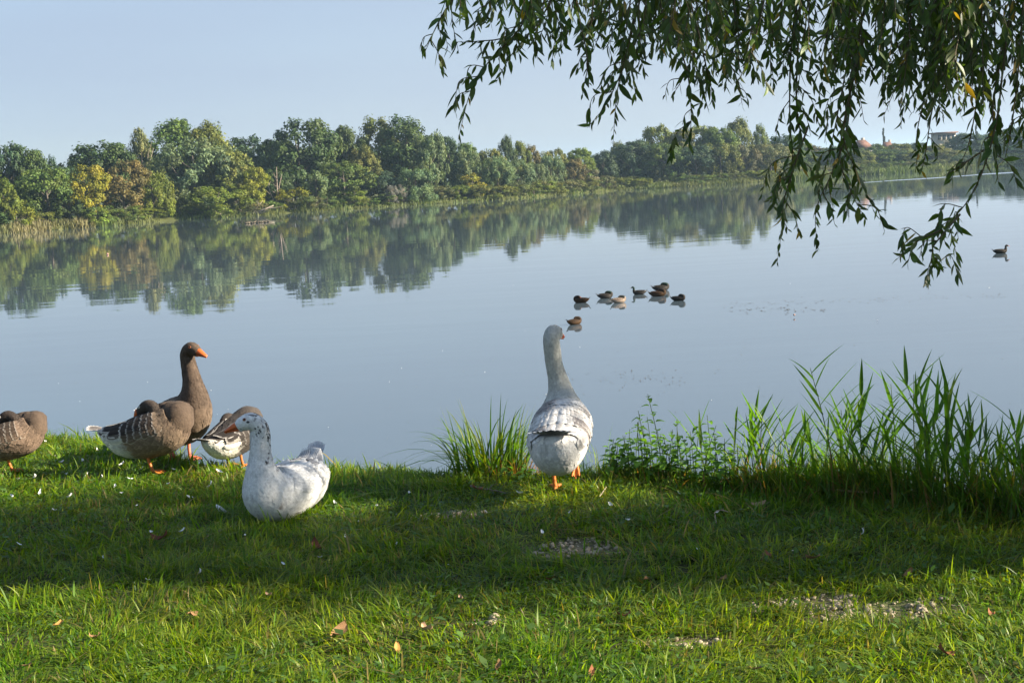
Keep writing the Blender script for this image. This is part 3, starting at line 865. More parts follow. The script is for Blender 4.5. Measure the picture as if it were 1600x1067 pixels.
def plumage(loft, fn, r, n, t0, t1, size, lift=0.0022, tipc=1.04):
    """many small contour feathers lying over the skin, tips towards the tail"""
    g = Geo(); nrm = []; g.normals = nrm
    for k in range(n):
        t = r.uniform(t0, t1); th = r.uniform(0, 360)
        P, nn = loft.at(t, th)
        i = int(np.clip(t * loft.sub, 0, loft.n - 1)); d = -loft.T[i]
        d = norm(d - nn * np.dot(d, nn))
        sz = size(t) * r.uniform(0.7, 1.25)
        b = np.cross(nn, d)
        d = norm(d + b * r.normal(0, 0.16))
        b = np.cross(nn, d)
        w = sz * 0.36
        lf = lift * sz / 0.03 * (0.5 if t < 3 else 1.0); pass
        seg = np.linalg.norm(loft.C[min(i + 1, loft.n - 1)] - loft.C[max(i - 1, 0)]) / 2 * loft.sub + 1e-6
        pt, nt_ = loft.at(max(t - sz / seg, 0.02), th); pm, nm_ = loft.at(max(t - 0.55 * sz / seg, 0.02), th)
        sl = b * float(np.dot(d, b)); dv = norm(pt - P + 1e-9); b = np.cross(nn, dv)
        base = P + nn * 0.0008; mid = pm + nm_ * (0.0007 + lf * 0.4); tip = pt + nt_ * (0.0008 + lf * r.uniform(0.5, 1.0))
        # keep the feather hugging a convex skin
        V = [base, mid + b * w, mid + nn * lf * 0.4, mid - b * w, tip]
        nrm.extend([nn, nm_, nm_, nm_, nt_])
        c = np.array(fn(t, th, P, r)) * r.uniform(0.86, 1.14)
        g.add(V, None, [(0, 2, 1), (0, 3, 2), (1, 2, 4), (2, 3, 4)], np.array([c * 0.92, c * (0.5 + 0.5 * tipc if t < 5.6 else 1), c, c * (0.5 + 0.5 * tipc if t < 5.6 else 1), c * (tipc if t < 5.6 else 1.05)]))
    return g

def wing_feather(loft, t0, th0, L, W, dth, off, lift, col, edge, curl=0.0, straight=None, nrow=6):
    """one vane following the flank backwards from t0, th0"""
    pts = []; nrs = []
    P, nn = loft.at(t0, th0); pts.append(P + nn * off); nrs.append(nn)
    t, th = t0, th0; pos = P; step = L / nrow
    for k in range(1, nrow + 1):
        i = int(np.clip(t * loft.sub, 0, loft.n - 2))
        seg = np.linalg.norm(loft.C[min(i + 1, loft.n - 1)] - loft.C[i]) * loft.sub + 1e-6
        tn = t - step / seg
        thn = th + dth / nrow
        if straight is not None and (tn < straight or k > nrow * 0.99):
            d = norm(pts[-1] - pts[-2]) if len(pts) > 1 else -loft.T[i]
            pts.append(pts[-1] + d * step + np.array([0, 0, curl * step])); nrs.append(nrs[-1])
        else:
            P, nn = loft.at(max(tn, 0.05), thn)
            pts.append(P + nn * (off + lift * (k / nrow) ** 1.3)); nrs.append(nn)
        t, th = tn, thn
    pts = np.array(pts); nrs = np.array(nrs)
    T = norm(np.gradient(pts, axis=0)); B = norm(np.cross(nrs, T)); U = np.cross(T, B)
    s = np.linspace(0, 1, nrow + 1)
    w = W * np.minimum(1, 0.55 + s * 1.2) * np.where(s > 0.62, np.sqrt(np.clip(1 - ((s - 0.62) / 0.39) ** 2, 0, 1)), 1.0)
    w[-1] = W * 0.16
    cols = np.array([-1, -0.60, 0, 0.60, 1.0]); dip = np.array([-0.28, -0.09, 0.04, -0.09, -0.28])
    V = pts[:, None] + B[:, None] * (w[:, None] * cols[None])[..., None] + U[:, None] * (w[:, None] * dip[None])[..., None]
    col = np.asarray(col); edge = np.asarray(edge)
    C = np.empty(V.shape); C[:, 1:4] = col; C[:, 2] = col * 0.8; C[:, 0] = edge; C[:, 4] = edge; C[-1] = edge
    n = len(cols); Q = []
    for i in range(nrow):
        for j in range(n - 1):
            Q.append((i * n + j, i * n + j + 1, (i + 1) * n + j + 1, (i + 1) * n + j))
    return V.reshape(-1, 3), Q, C.reshape(-1, 3)

def build_wing(loft, parent, side, fn, edge, r, spec):
    """a folded wing: a sheet of small coverts, each larger feather a sub-part of its own"""
    mir = (lambda th: th) if side > 0 else (lambda th: 180 - th)
    sg = 1 if side > 0 else -1
    tf, tb = spec['front'], spec['back']            # ring numbers of shoulder and rear
    lo, hi = spec.get('low', 5), spec.get('high', 78)
    g = Geo()
    for row in range(5):
        t = tf - (tf - tb) * (0.02 + 0.10 * row)
        for k in range(11):
            th = lo + (hi - lo) * (k + 0.5 * (row % 2)) / 10.5 + r.normal(0, 1.5)
            P, _ = loft.at(t, mir(th))
            c = np.array(fn(t, mir(th), P, r)) * r.uniform(0.85, 1.12)
            e = c * 0.5 + np.asarray(edge) * 0.5
            v, q, cc = wing_feather(loft, t + r.normal(0, 0.03), mir(th), 0.050 + 0.006 * row, 0.021, sg * -2, 0.004 + 0.0008 * row, 0.004, c, e, nrow=4)
            g.add(v, q, None, cc)
    w = g.build('wing', M_feather, parent, True)
    feats = []
    for row, (n, L, W, off) in enumerate(((7, 0.115, 0.031, 0.005), (6, 0.145, 0.033, 0.007))):
        t = tf - (tf - tb) * (0.45 + 0.17 * row)
        for k in range(n):
            th = lo + 3 + (hi - lo - 4) * k / (n - 1) + r.normal(0, 1.2)
            feats.append((t + r.normal(0, 0.04), th, L * r.uniform(0.92, 1.08), W, -4, off + 0.0008 * k, spec.get('lift', 0.004)))
    for k in range(spec.get('flights', 6)):           # tertials and primaries running to the tail
        th = hi - 30 + 5.5 * k
        feats.append((tf - (tf - tb) * (0.66 + 0.015 * k), th, spec.get('flight_len', 0.24) * (1.0 - 0.03 * k), 0.024, 8, 0.011 + 0.0012 * k, spec.get('flight_lift', 0.008)))
    for k, (t, th, L, W, dth, off, lift) in enumerate(feats):
        P, _ = loft.at(t, mir(th))
        c = np.array(fn(t - 0.6, mir(th), P, r)) * r.uniform(0.72, 1.05)
        if k >= 13: c = c * np.asarray(spec.get('flight_tone', (0.65, 0.65, 0.65)))
        v, q, cc = wing_feather(loft, t, mir(th), L, W, sg * dth, off, lift, c, edge, curl=spec.get('curl', 0.0), straight=tb, nrow=6)
        obj('feather', v, q, mat=M_feather, parent=w, col=cc, smooth=True)
    return w

def build_tail(loft, parent, fn_col, edge, r, n=7, L=0.15, W=0.026, spread=34, up=0.25, base_t=0.6, rise=0.0, mat=None):
    i0 = int(base_t * loft.sub); P = loft.C[i0] + loft.U[i0] * loft.D[i0, 4] * rise; T = -loft.T[i0]
    tail = None
    for k in range(n):
        a = math.radians((k - (n - 1) / 2) / ((n - 1) / 2) * spread)
        side = loft.S[0]
        d = norm(T * math.cos(a) + side * math.sin(a) + np.array([0, 0, up]))
        s = np.linspace(0, 1, 6)[:, None]
        pts = P + d * s * L + np.array([0, 0, 0.010]) * (1 - abs(k - (n - 1) / 2) / n) * 2
        B = norm(np.cross(np.array([0, 0, 1.0]), d)); U = np.cross(d, B)
        w = W * np.array([0.7, 1, 1, 1, 0.8, 0.25])
        cols = np.array([-1, -0.7, 0, 0.7, 1.0]); dip = np.array([-0.2, -0.1, 0.05, -0.1, -0.2])
        V = pts[:, None] + B * (w[:, None] * cols[None])[..., None] + U * (w[:, None] * dip[None])[..., None]
        C = np.empty(V.shape); C[:] = fn_col; C[:, 0] = edge; C[:, 4] = edge; C[-1] = edge
        Q = [(i * 5 + j, i * 5 + j + 1, i * 5 + j + 6, i * 5 + j + 5) for i in range(5) for j in range(4)]
        if tail is None: tail = obj('tail', V.reshape(-1, 3), Q, mat=mat or M_feather, parent=parent, col=C.reshape(-1, 3), smooth=True)
        else: obj('feather', V.reshape(-1, 3), Q, mat=mat or M_feather, parent=tail, col=C.reshape(-1, 3), smooth=True)

def frame_of(fwd, up):
    f = norm(fwd); s = norm(np.cross(up, f)); u = np.cross(f, s)
    return np.stack([f, s, u], 1)                     # columns: forward, left, up

def build_bill(parent, base, fwd, up, L=0.072, w=0.025, h=0.037, mat=None, nail=(0.62, 0.40, 0.22)):
    M = frame_of(np.array(fwd, float), np.array(up, float))
    up_r = [(-0.016, 0, 0.002, w * 0.95, h * 0.75, h * 0.30), (0.0, 0, 0.002, w, h * 0.72, h * 0.32), (L * 0.3, 0, 0.0, w * 0.86, h * 0.52, h * 0.25), (L * 0.65, 0, -0.005, w * 0.72, h * 0.30, h * 0.2), (L * 0.93, 0, -0.009, w * 0.55, h * 0.18, h * 0.16), (L * 1.0, 0, -0.011, w * 0.25, h * 0.08, h * 0.1)]
    V, Q, T, _, _ = Loft(up_r, 4, 14).verts()
    b = obj('bill', V @ M.T + base, Q, T, mat=mat, parent=parent, smooth=True)
    lo_r = [(-0.012, 0, -h * 0.42, w * 0.8, h * 0.1, h * 0.28), (L * 0.3, 0, -h * 0.38, w * 0.7, h * 0.1, h * 0.22), (L * 0.7, 0, -h * 0.42, w * 0.55, h * 0.08, h * 0.14), (L * 0.93, 0, -h * 0.48, w * 0.3, h * 0.06, h * 0.06)]
    V, Q, T, _, _ = Loft(lo_r, 3, 12).verts()
    obj('lower_bill', V @ M.T + base, Q, T, mat=mat, parent=b, smooth=True)
    return b

def ball(P, R, n=10, m=7, M=None):
    th = np.linspace(0, math.pi, m); ph = np.arange(n) * 2 * math.pi / n
    V = np.stack([np.outer(np.sin(th), np.cos(ph)), np.outer(np.sin(th), np.sin(ph)), np.outer(np.cos(th), np.ones(n))], -1).reshape(-1, 3) * np.asarray(R)
    if M is not None: V = V @ M.T
    Q = [(i * n + j, (i + 1) * n + j, (i + 1) * n + (j + 1) % n, i * n + (j + 1) % n) for i in range(m - 1) for j in range(n)]
    return V + P, Q

def build_eyes(loft, parent, t, th=28, R=0.0068, ring=None):
    for side in (1, -1):
        a = th if side > 0 else 180 - th
        P, nn = loft.at(t, a)
        M = frame_of(nn, np.array([0, 0, 1.0]))
        V, Q = ball(P - nn * R * 0.35, (R, R, R))
        e = obj('eye', V, Q, mat=M_eye, parent=parent, smooth=True)
        q = np.arange(14) * 2 * math.pi / 14
        ringp = np.stack([0 * q, np.cos(q) * R * 1.08, np.sin(q) * R * 1.02], -1) @ M.T + P + nn * 0.001
        V, Q = tube(np.vstack([ringp, ringp[:2]]), R * 0.30, 5)
        obj('eye_ring', V, Q, mat=ring or M_eye_ring, parent=e, smooth=True)

def build_leg(parent, hip, ankle, fwd, up, mat, s=1.0, fold=0.0):
    """tarsus with a webbed foot; fold closes the toes"""
    hip = np.array(hip); ankle = np.array(ankle)
    mid = (hip + ankle) / 2 + np.array([-0.006, 0, 0])
    pts = catmull([hip, mid, ankle], 4)
    leg = obj('leg', *tube(pts, np.interp(np.linspace(0, 1, len(pts)), [0, 0.3, 0.8, 1], [0.017, 0.0115, 0.0105, 0.013]) * s, 10), mat=mat, parent=parent, smooth=True)
    M = frame_of(np.array(fwd, float), np.array(up, float))
    g = Geo(); L = 0.088 * s
    toes = []
    for a in (-29, 0, 29):
        a = math.radians(a * (1 - 0.6 * fold)); l = L * (1.0 if a == 0 else 0.9)
        pts = np.array([(0, 0, 0.004), (math.cos(a) * l * 0.5, math.sin(a) * l * 0.5, 0.008), (math.cos(a) * l * 0.9, math.sin(a) * l * 0.9, 0.003 - 0.02 * fold), (math.cos(a) * l * 1.06, math.sin(a) * l * 1.06, -0.004 - 0.03 * fold)])
        pts = catmull(pts, 3); toes.append(pts)
        g.add(*tube(pts, np.linspace(0.010, 0.0045, len(pts)) * s, 7))
    hp = np.array([(0, 0, 0.006), (-0.014 * s, 0, 0.004), (-0.024 * s, 0, -0.002)]); g.add(*tube(hp, [0.006, 0.005, 0.002], 6))
    for a, b in ((0, 1), (1, 2)):
        A, B = toes[a], toes[b]; m = len(A) - 1
        k = np.linspace(0, 1, 4)
        top = np.array([A[:m] * (1 - q) + B[:m] * q - np.array([1, 0, 0]) * (0.25 * q * (1 - q)) * np.linspace(0, 1, m)[:, None] * L for q in k])
        V = np.vstack([(top + [0, 0, 0.0012]).reshape(-1, 3), (top - [0, 0, 0.002]).reshape(-1, 3)]); n2 = 4 * m
        Q = []
        for i in range(3):
            for j in range(m - 1):
                q = (i * m + j, (i + 1) * m + j, (i + 1) * m + j + 1, i * m + j + 1)
                Q.append(q); Q.append(tuple(x + n2 for x in q[::-1]))
        for i in range(3):
            q = (i * m + m - 1, (i + 1) * m + m - 1)
            Q.append((q[0], q[1], q[1] + n2, q[0] + n2))
        g.add(V, Q)
    me = g.mesh('foot', mat, True)
    co = np.empty(len(me.vertices) * 3, np.float32); me.vertices.foreach_get('co', co)
    co = co.reshape(-1, 3) @ M.T + ankle
    me.vertices.foreach_set('co', co.astype(np.float32).ravel()); me.update()
    link('foot', me, leg)
    # feathered thigh
    d = norm(hip - ankle)
    return leg

def head_rings(x, y, z, yaw, s=1.0, drop=0.0):
    a = math.radians(yaw); c, n = math.cos(a), math.sin(a)
    return [(x, y, z, 0.039 * s, 0.037 * s, 0.037 * s, yaw), (x + 0.030 * s * c, y + 0.030 * s * n, z + (0.026 - drop * 0.2) * s, 0.039 * s, 0.038 * s, 0.037 * s, yaw),
            (x + 0.064 * s * c, y + 0.064 * s * n, z + (0.022 - drop * 0.5) * s, 0.0325 * s, 0.031 * s, 0.034 * s, yaw), (x + 0.090 * s * c, y + 0.090 * s * n, z + (0.009 - drop) * s, 0.023 * s, 0.021 * s, 0.026 * s, yaw)]

def goose(label, px, py, heading, rings, fn, edge, wing, bill_mat, legs, leg_mat, seed, nplume, plume, tail, eye_ring=None, bill_drop=-0.16, head_up=None, scale=1.0, bill=True, name='goose', group='geese resting on the grassy bank', zoff=0.0, tip=1.04):
    g0 = on_plane(px, py, GZ)
    zz = float(gz(g0.x, g0.y)); g0 = on_plane(px, py, zz)
    t = thing(name, label, 'goose', (g0.x, g0.y, float(gz(g0.x, g0.y)) + 0.012 + zoff), math.radians(heading), group, (scale,) * 3)
    r = np.random.default_rng(seed)
    L = Loft(rings)
    V, Q, T, tt, th = L.verts()
    body = obj('body', V, Q, T, mat=M_feather, parent=t, col=colour_of(fn, tt, th, V, r), smooth=True)
    nt = len(rings) - 1
    gp = plumage(L, fn, r, nplume, 0.3, nt - 1.3, plume, tipc=tip)
    o = gp.build('plumage', M_feather, t, True)
    o.data.normals_split_custom_set_from_vertices([tuple(q) for q in gp.normals])
    o['kind'] = 'stuff'
    for side in (1, -1): build_wing(L, t, side, fn, edge, r, wing)
    build_tail(L, t, tail['col'], tail['edge'], r, up=tail.get('up', 0.1), L=tail.get('L', 0.12), **tail.get('more', {}))
    yaw = math.radians(rings[-1][6])
    f = np.array([math.cos(yaw), math.sin(yaw), bill_drop])
    if bill: build_bill(t, L.C[-1] + L.T[-1] * 0.0, f, (0, 0, 1), mat=bill_mat)
    build_eyes(L, t, nt - 1.35, 30, ring=eye_ring)
    for lg in legs: build_leg(t, lg['hip'], lg['ankle'], lg.get('fwd', (1, 0, 0)), lg.get('up', (0, 0, 1)), leg_mat, 1.0, lg.get('fold', 0))
    return t

def plume_size(nt, body=0.036, neck=0.017):
    return lambda t: body if t < 5.5 else (body + (neck - body) * min(1, (t - 5.5) / 1.5))

# --- 1: white goose walking away from us
def col_white_walk(t, th, p, r):
    w = np.array([0.62, 0.61, 0.595])
    if t > 6.3: w = np.array([0.42, 0.42, 0.39])
    k = blotch(p, 9.0, 3.1)
    s = math.sin(math.radians(th))
    if t < 6.3 and t > 0.9 and s > -0.2:
        g = np.clip((k - 0.50) * 5.0, 0, 1) * 0.85
        w = w * (1 - g) + np.array([0.20, 0.175, 0.17]) * g
    if t > 6.0: w = w * (0.84 + 0.32 * (0.5 + 0.5 * mnoise.noise(Vector((th * 0.11, t * 0.9, 3.0)))))
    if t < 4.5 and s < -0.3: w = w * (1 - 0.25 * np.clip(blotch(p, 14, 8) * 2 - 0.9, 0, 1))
    return w * r.uniform(0.94, 1.06)
R1 = [(-0.39, 0.0, 0.315, 0.045, 0.020, 0.03), (-0.33, 0, 0.290, 0.110, 0.045, 0.120), (-0.24, 0, 0.270, 0.148, 0.075, 0.172), (-0.10, 0, 0.268, 0.160, 0.11, 0.170), (0.02, 0, 0.285, 0.162, 0.135, 0.172),
      (0.12, 0, 0.315, 0.158, 0.135, 0.155), (0.20, 0.006, 0.375, 0.125, 0.12, 0.13), (0.235, 0.014, 0.46, 0.076, 0.080, 0.085), (0.235, 0.026, 0.54, 0.055, 0.056, 0.056), (0.222, 0.040, 0.62, 0.047, 0.048, 0.048), (0.21, 0.046, 0.70, 0.046, 0.046, 0.046, 2)]
R1 += head_rings(0.205, 0.047, 0.765, -16, 1.16)
WING = dict(front=5.5, back=1.2, low=8, high=76, flight_len=0.20, flights=6)
goose('white goose with grey blotched back walking away towards the lake, one foot lifted', 881, 769, 82, R1, col_white_walk, (0.66, 0.65, 0.62), dict(WING, low=-4, high=82, back=0.5, flight_len=0.15, flight_tone=(0.95, 0.95, 0.95), lift=0.002), M_bill,
      [dict(hip=(-0.05, 0.05, 0.17), ankle=(-0.05, 0.04, -0.010)), dict(hip=(-0.05, -0.085, 0.20), ankle=(-0.12, -0.085, 0.145), fwd=(-0.35, 0, -1), up=(1, 0, -0.3), fold=0.9)], M_leg, 1, 1500, plume_size(14), dict(col=(0.66, 0.65, 0.63), edge=(0.72, 0.71, 0.69), up=-0.06, L=0.20, more=dict(n=9, W=0.034, spread=38, base_t=1.5, rise=0.85)), zoff=0.035)

# --- 2: white goose sitting in the shade
def col_white_sit(t, th, p, r):
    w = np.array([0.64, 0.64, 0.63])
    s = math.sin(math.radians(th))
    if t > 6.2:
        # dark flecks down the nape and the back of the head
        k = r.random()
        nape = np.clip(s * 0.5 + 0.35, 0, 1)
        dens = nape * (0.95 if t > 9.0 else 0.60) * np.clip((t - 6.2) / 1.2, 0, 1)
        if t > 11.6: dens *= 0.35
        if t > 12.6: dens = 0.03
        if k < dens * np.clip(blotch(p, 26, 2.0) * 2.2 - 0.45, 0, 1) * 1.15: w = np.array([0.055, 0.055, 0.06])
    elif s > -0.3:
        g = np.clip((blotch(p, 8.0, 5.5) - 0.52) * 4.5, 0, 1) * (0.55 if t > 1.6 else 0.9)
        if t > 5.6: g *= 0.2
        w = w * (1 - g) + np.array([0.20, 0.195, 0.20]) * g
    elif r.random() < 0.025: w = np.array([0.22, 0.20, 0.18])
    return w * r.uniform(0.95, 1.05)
R2 = [(-0.36, 0, 0.235, 0.03, 0.014, 0.02), (-0.32, 0, 0.205, 0.095, 0.05, 0.10), (-0.23, 0, 0.180, 0.145, 0.085, 0.155), (-0.10, 0, 0.168, 0.172, 0.112, 0.165), (0.02, 0, 0.165, 0.178, 0.115, 0.165),
      (0.12, 0, 0.175, 0.165, 0.125, 0.17), (0.19, 0, 0.215, 0.128, 0.12, 0.155), (0.222, 0, 0.30, 0.086, 0.092, 0.095), (0.222, 0, 0.375, 0.060, 0.062, 0.062), (0.215, 0, 0.44, 0.053, 0.055, 0.055, -15), (0.21, 0, 0.495, 0.051, 0.053, 0.053, -48)]
R2 += head_rings(0.212, 0.0, 0.535, -63, 1.25)
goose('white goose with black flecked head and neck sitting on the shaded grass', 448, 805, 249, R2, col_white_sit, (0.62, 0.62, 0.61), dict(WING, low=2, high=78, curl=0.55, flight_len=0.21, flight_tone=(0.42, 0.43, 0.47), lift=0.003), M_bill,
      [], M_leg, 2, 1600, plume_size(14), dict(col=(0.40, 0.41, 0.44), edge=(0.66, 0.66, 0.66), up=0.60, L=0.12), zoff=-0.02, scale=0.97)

# --- grey geese
def col_grey(rear=1.9, breast=(0.200, 0.145, 0.100), back=(0.040, 0.030, 0.024), neck=(0.082, 0.058, 0.042), belly=(0.60, 0.585, 0.55), head=None):
    breast, back, neck, belly = map(np.array, (breast, back, neck, belly))
    def fn(t, th, p, r):
        s = math.sin(math.radians(th))
        if head is not None and t > 9.6: c = np.array(head)
        elif t > 6.6: c = neck * (0.65 + 0.5 * blotch(p, 30, 1.0) + 0.3 * mnoise.noise(Vector((th * 0.11, t * 0.9, 7.0))))
        elif t > 5.4:
            k = np.clip((t - 5.4) / 1.2, 0, 1); c = breast * (1 - k) + neck * 1.15 * k
        else:
            k = np.clip(s * 2.2 + 0.3, 0, 1); c = breast * 0.85 * (1 - k) + back * k
        if s < 0.25 and t < 3.4:
            k = np.clip((2.9 - t + (-s) * 0.5) * 1.3, 0, 1) * np.clip((0.25 - s) * 3.5, 0, 1)
            k *= np.clip(0.75 + blotch(p, 16, 4) * 0.5, 0, 1)
            c = c * (1 - k) + belly * k
        if t < 0.9 and s > 0: c = c * 0.4 + belly * 0.45
        return c * r.uniform(0.88, 1.12)
    return fn
BODY = [(-0.37, 0, 0.285, 0.03, 0.014, 0.016), (-0.31, 0, 0.270, 0.085, 0.032, 0.075), (-0.22, 0, 0.262, 0.130, 0.065, 0.145), (-0.10, 0, 0.270, 0.160, 0.105, 0.178), (0.02, 0, 0.292, 0.168, 0.128, 0.185),
        (0.12, 0, 0.318, 0.155, 0.132, 0.175)]
R3 = BODY + [(0.195, 0, 0.375, 0.128, 0.122, 0.14), (0.225, 0, 0.455, 0.092, 0.095, 0.095), (0.222, 0, 0.525, 0.066, 0.068, 0.068), (0.205, 0, 0.595, 0.054, 0.056, 0.056), (0.19, 0, 0.66, 0.048, 0.049, 0.049, 4)]
R3 += head_rings(0.188, 0, 0.718, 10, 1.2)
FEDGE = (0.66, 0.61, 0.55)
goose('tall brown grey goose with upright neck and orange bill, standing behind the sleeping one', 283, 720, -46, R3, col_grey(), FEDGE, WING, M_bill,
      [dict(hip=(0.02, 0.06, 0.16), ankle=(0.03, 0.05, 0.012)), dict(hip=(-0.01, -0.075, 0.17), ankle=(0.0, -0.075, 0.085), fwd=(0.45, 0, -1), up=(1, 0, 0.35), fold=0.8)], M_pink_leg, 3, 1700, plume_size(14, 0.046, 0.018), dict(col=(0.12, 0.11, 0.10), edge=(0.6, 0.58, 0.55), up=0.0), tip=1.75)

def tucked(dy=0.03, s=1.0, back=0.0, dz=0.0, hz=0.0):
    R = BODY + [(0.195, 0, 0.37, 0.122, 0.112, 0.135), (0.203, 0, 0.382 - dz * 0.3, 0.112, 0.080, 0.11), (0.170, 0.005, 0.395 - dz * 0.6, 0.095, 0.062, 0.09, 25), (0.125, 0.015, 0.410 - dz, 0.076, 0.058, 0.07, 80), (0.08, dy, 0.440 - dz - hz * 0.5, 0.046, 0.041, 0.045, 140)]
    h = [(0.03 - back, dy + 0.012, 0.474 - dz - hz, 0.042 * s, 0.044 * s, 0.04 * s, 165), (-0.005 - back, dy + 0.015, 0.472 - dz - hz, 0.040 * s, 0.041 * s, 0.038 * s, 172), (-0.04 - back, dy + 0.015, 0.452 - dz - hz, 0.033 * s, 0.032 * s, 0.034 * s, 176), (-0.066 - back, dy + 0.015, 0.430 - dz - hz, 0.023 * s, 0.021 * s, 0.025 * s, 178)]
    return R + h
goose('brown grey goose asleep on one orange leg with its head laid on its back', 241, 741, -14, tucked(-0.04, hz=0.024), col_grey(head=(0.050, 0.039, 0.032)), (0.64, 0.59, 0.53), dict(WING, low=-6, high=66), M_bill,
      [dict(hip=(-0.02, -0.045, 0.16), ankle=(0.015, -0.04, 0.012), fwd=(0.95, -0.3, 0))], M_leg, 4, 1700, plume_size(14, 0.046), dict(col=(0.10, 0.09, 0.085), edge=(0.62, 0.60, 0.57), up=-0.05), tip=1.75, eye_ring=M_pale_ring, bill_drop=-1.3, scale=0.93)
goose('dark goose with white belly preening on two orange legs right of the tall one', 371, 730, 62, tucked(0.06, dz=0.075), col_grey(head=(0.04, 0.032, 0.028), back=(0.036, 0.030, 0.027), breast=(0.060, 0.050, 0.043), neck=(0.05, 0.042, 0.037), belly=(0.66, 0.63, 0.56)), (0.30, 0.28, 0.26), dict(WING, low=-14, high=66, flight_len=0.15), M_bill,
      [dict(hip=(-0.02, 0.085, 0.17), ankle=(-0.005, 0.085, 0.012)), dict(hip=(-0.02, -0.055, 0.17), ankle=(0.0, -0.06, 0.012))], M_leg, 5, 1700, plume_size(14, 0.046), dict(col=(0.10, 0.09, 0.085), edge=(0.6, 0.58, 0.55), up=0.0), tip=1.2, eye_ring=M_pale_ring, bill_drop=-1.3, scale=0.78)
goose('brown goose with pale feather edges, cut by the left frame edge, head tucked back', 19, 740, 6, tucked(-0.04, hz=0.018), col_grey(head=(0.040, 0.031, 0.026), breast=(0.20, 0.14, 0.10), back=(0.060, 0.042, 0.030)), (0.66, 0.58, 0.49), dict(WING, low=-6, high=66), M_bill,
      [dict(hip=(-0.02, -0.03, 0.16), ankle=(0.01, -0.02, 0.012), fwd=(0.95, -0.3, 0))], M_leg, 6, 1700, plume_size(14, 0.050), dict(col=(0.10, 0.09, 0.085), edge=(0.62, 0.60, 0.57), up=-0.05), tip=1.75, eye_ring=M_pale_ring, bill_drop=-1.3, scale=0.79)

# --- ducks on the lake (z = 0 is the water)
M_green_bill = plain_mat('yellowish_bill', (0.30, 0.26, 0.06), 0.5, 0.4, 0.1)
def duck(label, px, py, heading, kind, neck='up', scale=1.0):
    r = np.random.default_rng(int(px))
    p = on_plane(px, py, 0.0)
    t = thing('duck', label, 'duck', (p.x, p.y, 0.0), math.radians(heading), 'ducks swimming on the lake', (scale,) * 3)
    B = [(-0.23, 0, 0.105, 0.018, 0.008, 0.008), (-0.18, 0, 0.085, 0.05, 0.03, 0.04), (-0.10, 0, 0.065, 0.085, 0.06, 0.07), (0.0, 0, 0.055, 0.10, 0.075, 0.08), (0.08, 0, 0.06, 0.092, 0.072, 0.08), (0.14, 0, 0.08, 0.064, 0.06, 0.065)]
    if neck == 'up':
        B += [(0.165, 0, 0.135, 0.037, 0.042, 0.042), (0.165, 0, 0.18, 0.030, 0.032, 0.032), (0.172, 0, 0.215, 0.032, 0.032, 0.032), (0.197, 0, 0.232, 0.031, 0.030, 0.030), (0.222, 0, 0.226, 0.024, 0.022, 0.025), (0.24, 0, 0.216, 0.016, 0.013, 0.016)]
        hy, hd = 0, 0
    else:
        B += [(0.15, 0, 0.125, 0.05, 0.045, 0.05, 0), (0.12, 0.0, 0.150, 0.040, 0.036, 0.038, 60), (0.085, 0.01, 0.160, 0.034, 0.033, 0.033, 140), (0.05, 0.02, 0.158, 0.032, 0.032, 0.032, 165), (0.022, 0.02, 0.148, 0.025, 0.024, 0.026, 172), (0.004, 0.02, 0.136, 0.016, 0.014, 0.016, 176)]
        hy, hd = 176, -0.6
    pal = {'drake': ((0.04, 0.036, 0.032), (0.016, 0.014, 0.012), (0.012, 0.03, 0.02)), 'hen': ((0.045, 0.024, 0.010), (0.026, 0.015, 0.008), (0.020, 0.013, 0.008)), 'dark': ((0.022, 0.018, 0.014), (0.025, 0.02, 0.016), (0.03, 0.025, 0.02)), 'pale': ((0.24, 0.19, 0.15), (0.12, 0.09, 0.07), (0.025, 0.03, 0.025))}[kind]
    side, back, head = map(np.array, pal)
    def fn(tt, th, q, rr):
        s = math.sin(math.radians(th))
        c = head if tt > 6.2 else (side * 0.6 + back * 0.4 if tt > 4.8 else (back if s > 0.45 else side))
        if tt < 1.2 and kind in ('drake', 'dark'): c = np.array([0.02, 0.02, 0.02]) if s < 0.4 else np.array([0.3, 0.3, 0.29])
        if kind == 'hen' and tt < 6.2: c = c * (0.55 + 0.95 * blotch(q, 45, 2))
        return c * rr.uniform(0.85, 1.15)
    L = Loft(B, 5, 18)
    V, Q, T, tt, th = L.verts()
    obj('body', V, Q, T, mat=M_duck, parent=t, col=colour_of(fn, tt, th, V, r), smooth=True)
    for sd in (1, -1):
        mir = (lambda a: a) if sd > 0 else (lambda a: 180 - a)
        g = Geo()
        for row, (tf, n, ln) in enumerate(((4.3, 5, 0.07), (3.6, 5, 0.09), (2.9, 5, 0.11), (2.4, 4, 0.13))):
            for k in range(n):
                a = 22 + 52 * k / (n - 1)
                P, _ = L.at(tf, mir(a))
                c = np.array(fn(tf, mir(75), P, r)) * r.uniform(0.7, 1.2)
                v, q, cc = wing_feather(L, tf, mir(a), ln, 0.015, sd * 6, 0.003 + 0.002 * row, 0.006, c, c * 0.5 + side * 1.1, straight=0.9, nrow=4)
                g.add(v, q, None, cc)
        g.build('wing', M_duck, t, True)
    build_tail(L, t, side * 0.8, side * 1.3, r, n=5, mat=M_duck, L=0.075, W=0.014, spread=26, up=0.22)
    a = math.radians(hy)
    build_bill(t, L.C[-1], (math.cos(a), math.sin(a), -0.12 + hd), (0, 0, 1), L=0.046, w=0.013, h=0.014, mat=M_green_bill if kind in ('drake', 'pale') else M_bill)
    build_eyes(L, t, len(B) - 2.3, 30, R=0.004)
    return t
duck('brown duck seen from behind at the left end of the group on the water, sunlit', 908, 473, 155, 'hen', 'tuck', 0.95)
duck('dark headed duck left of the pale one in the group', 946, 466, 8, 'drake', 'tuck', 0.95)
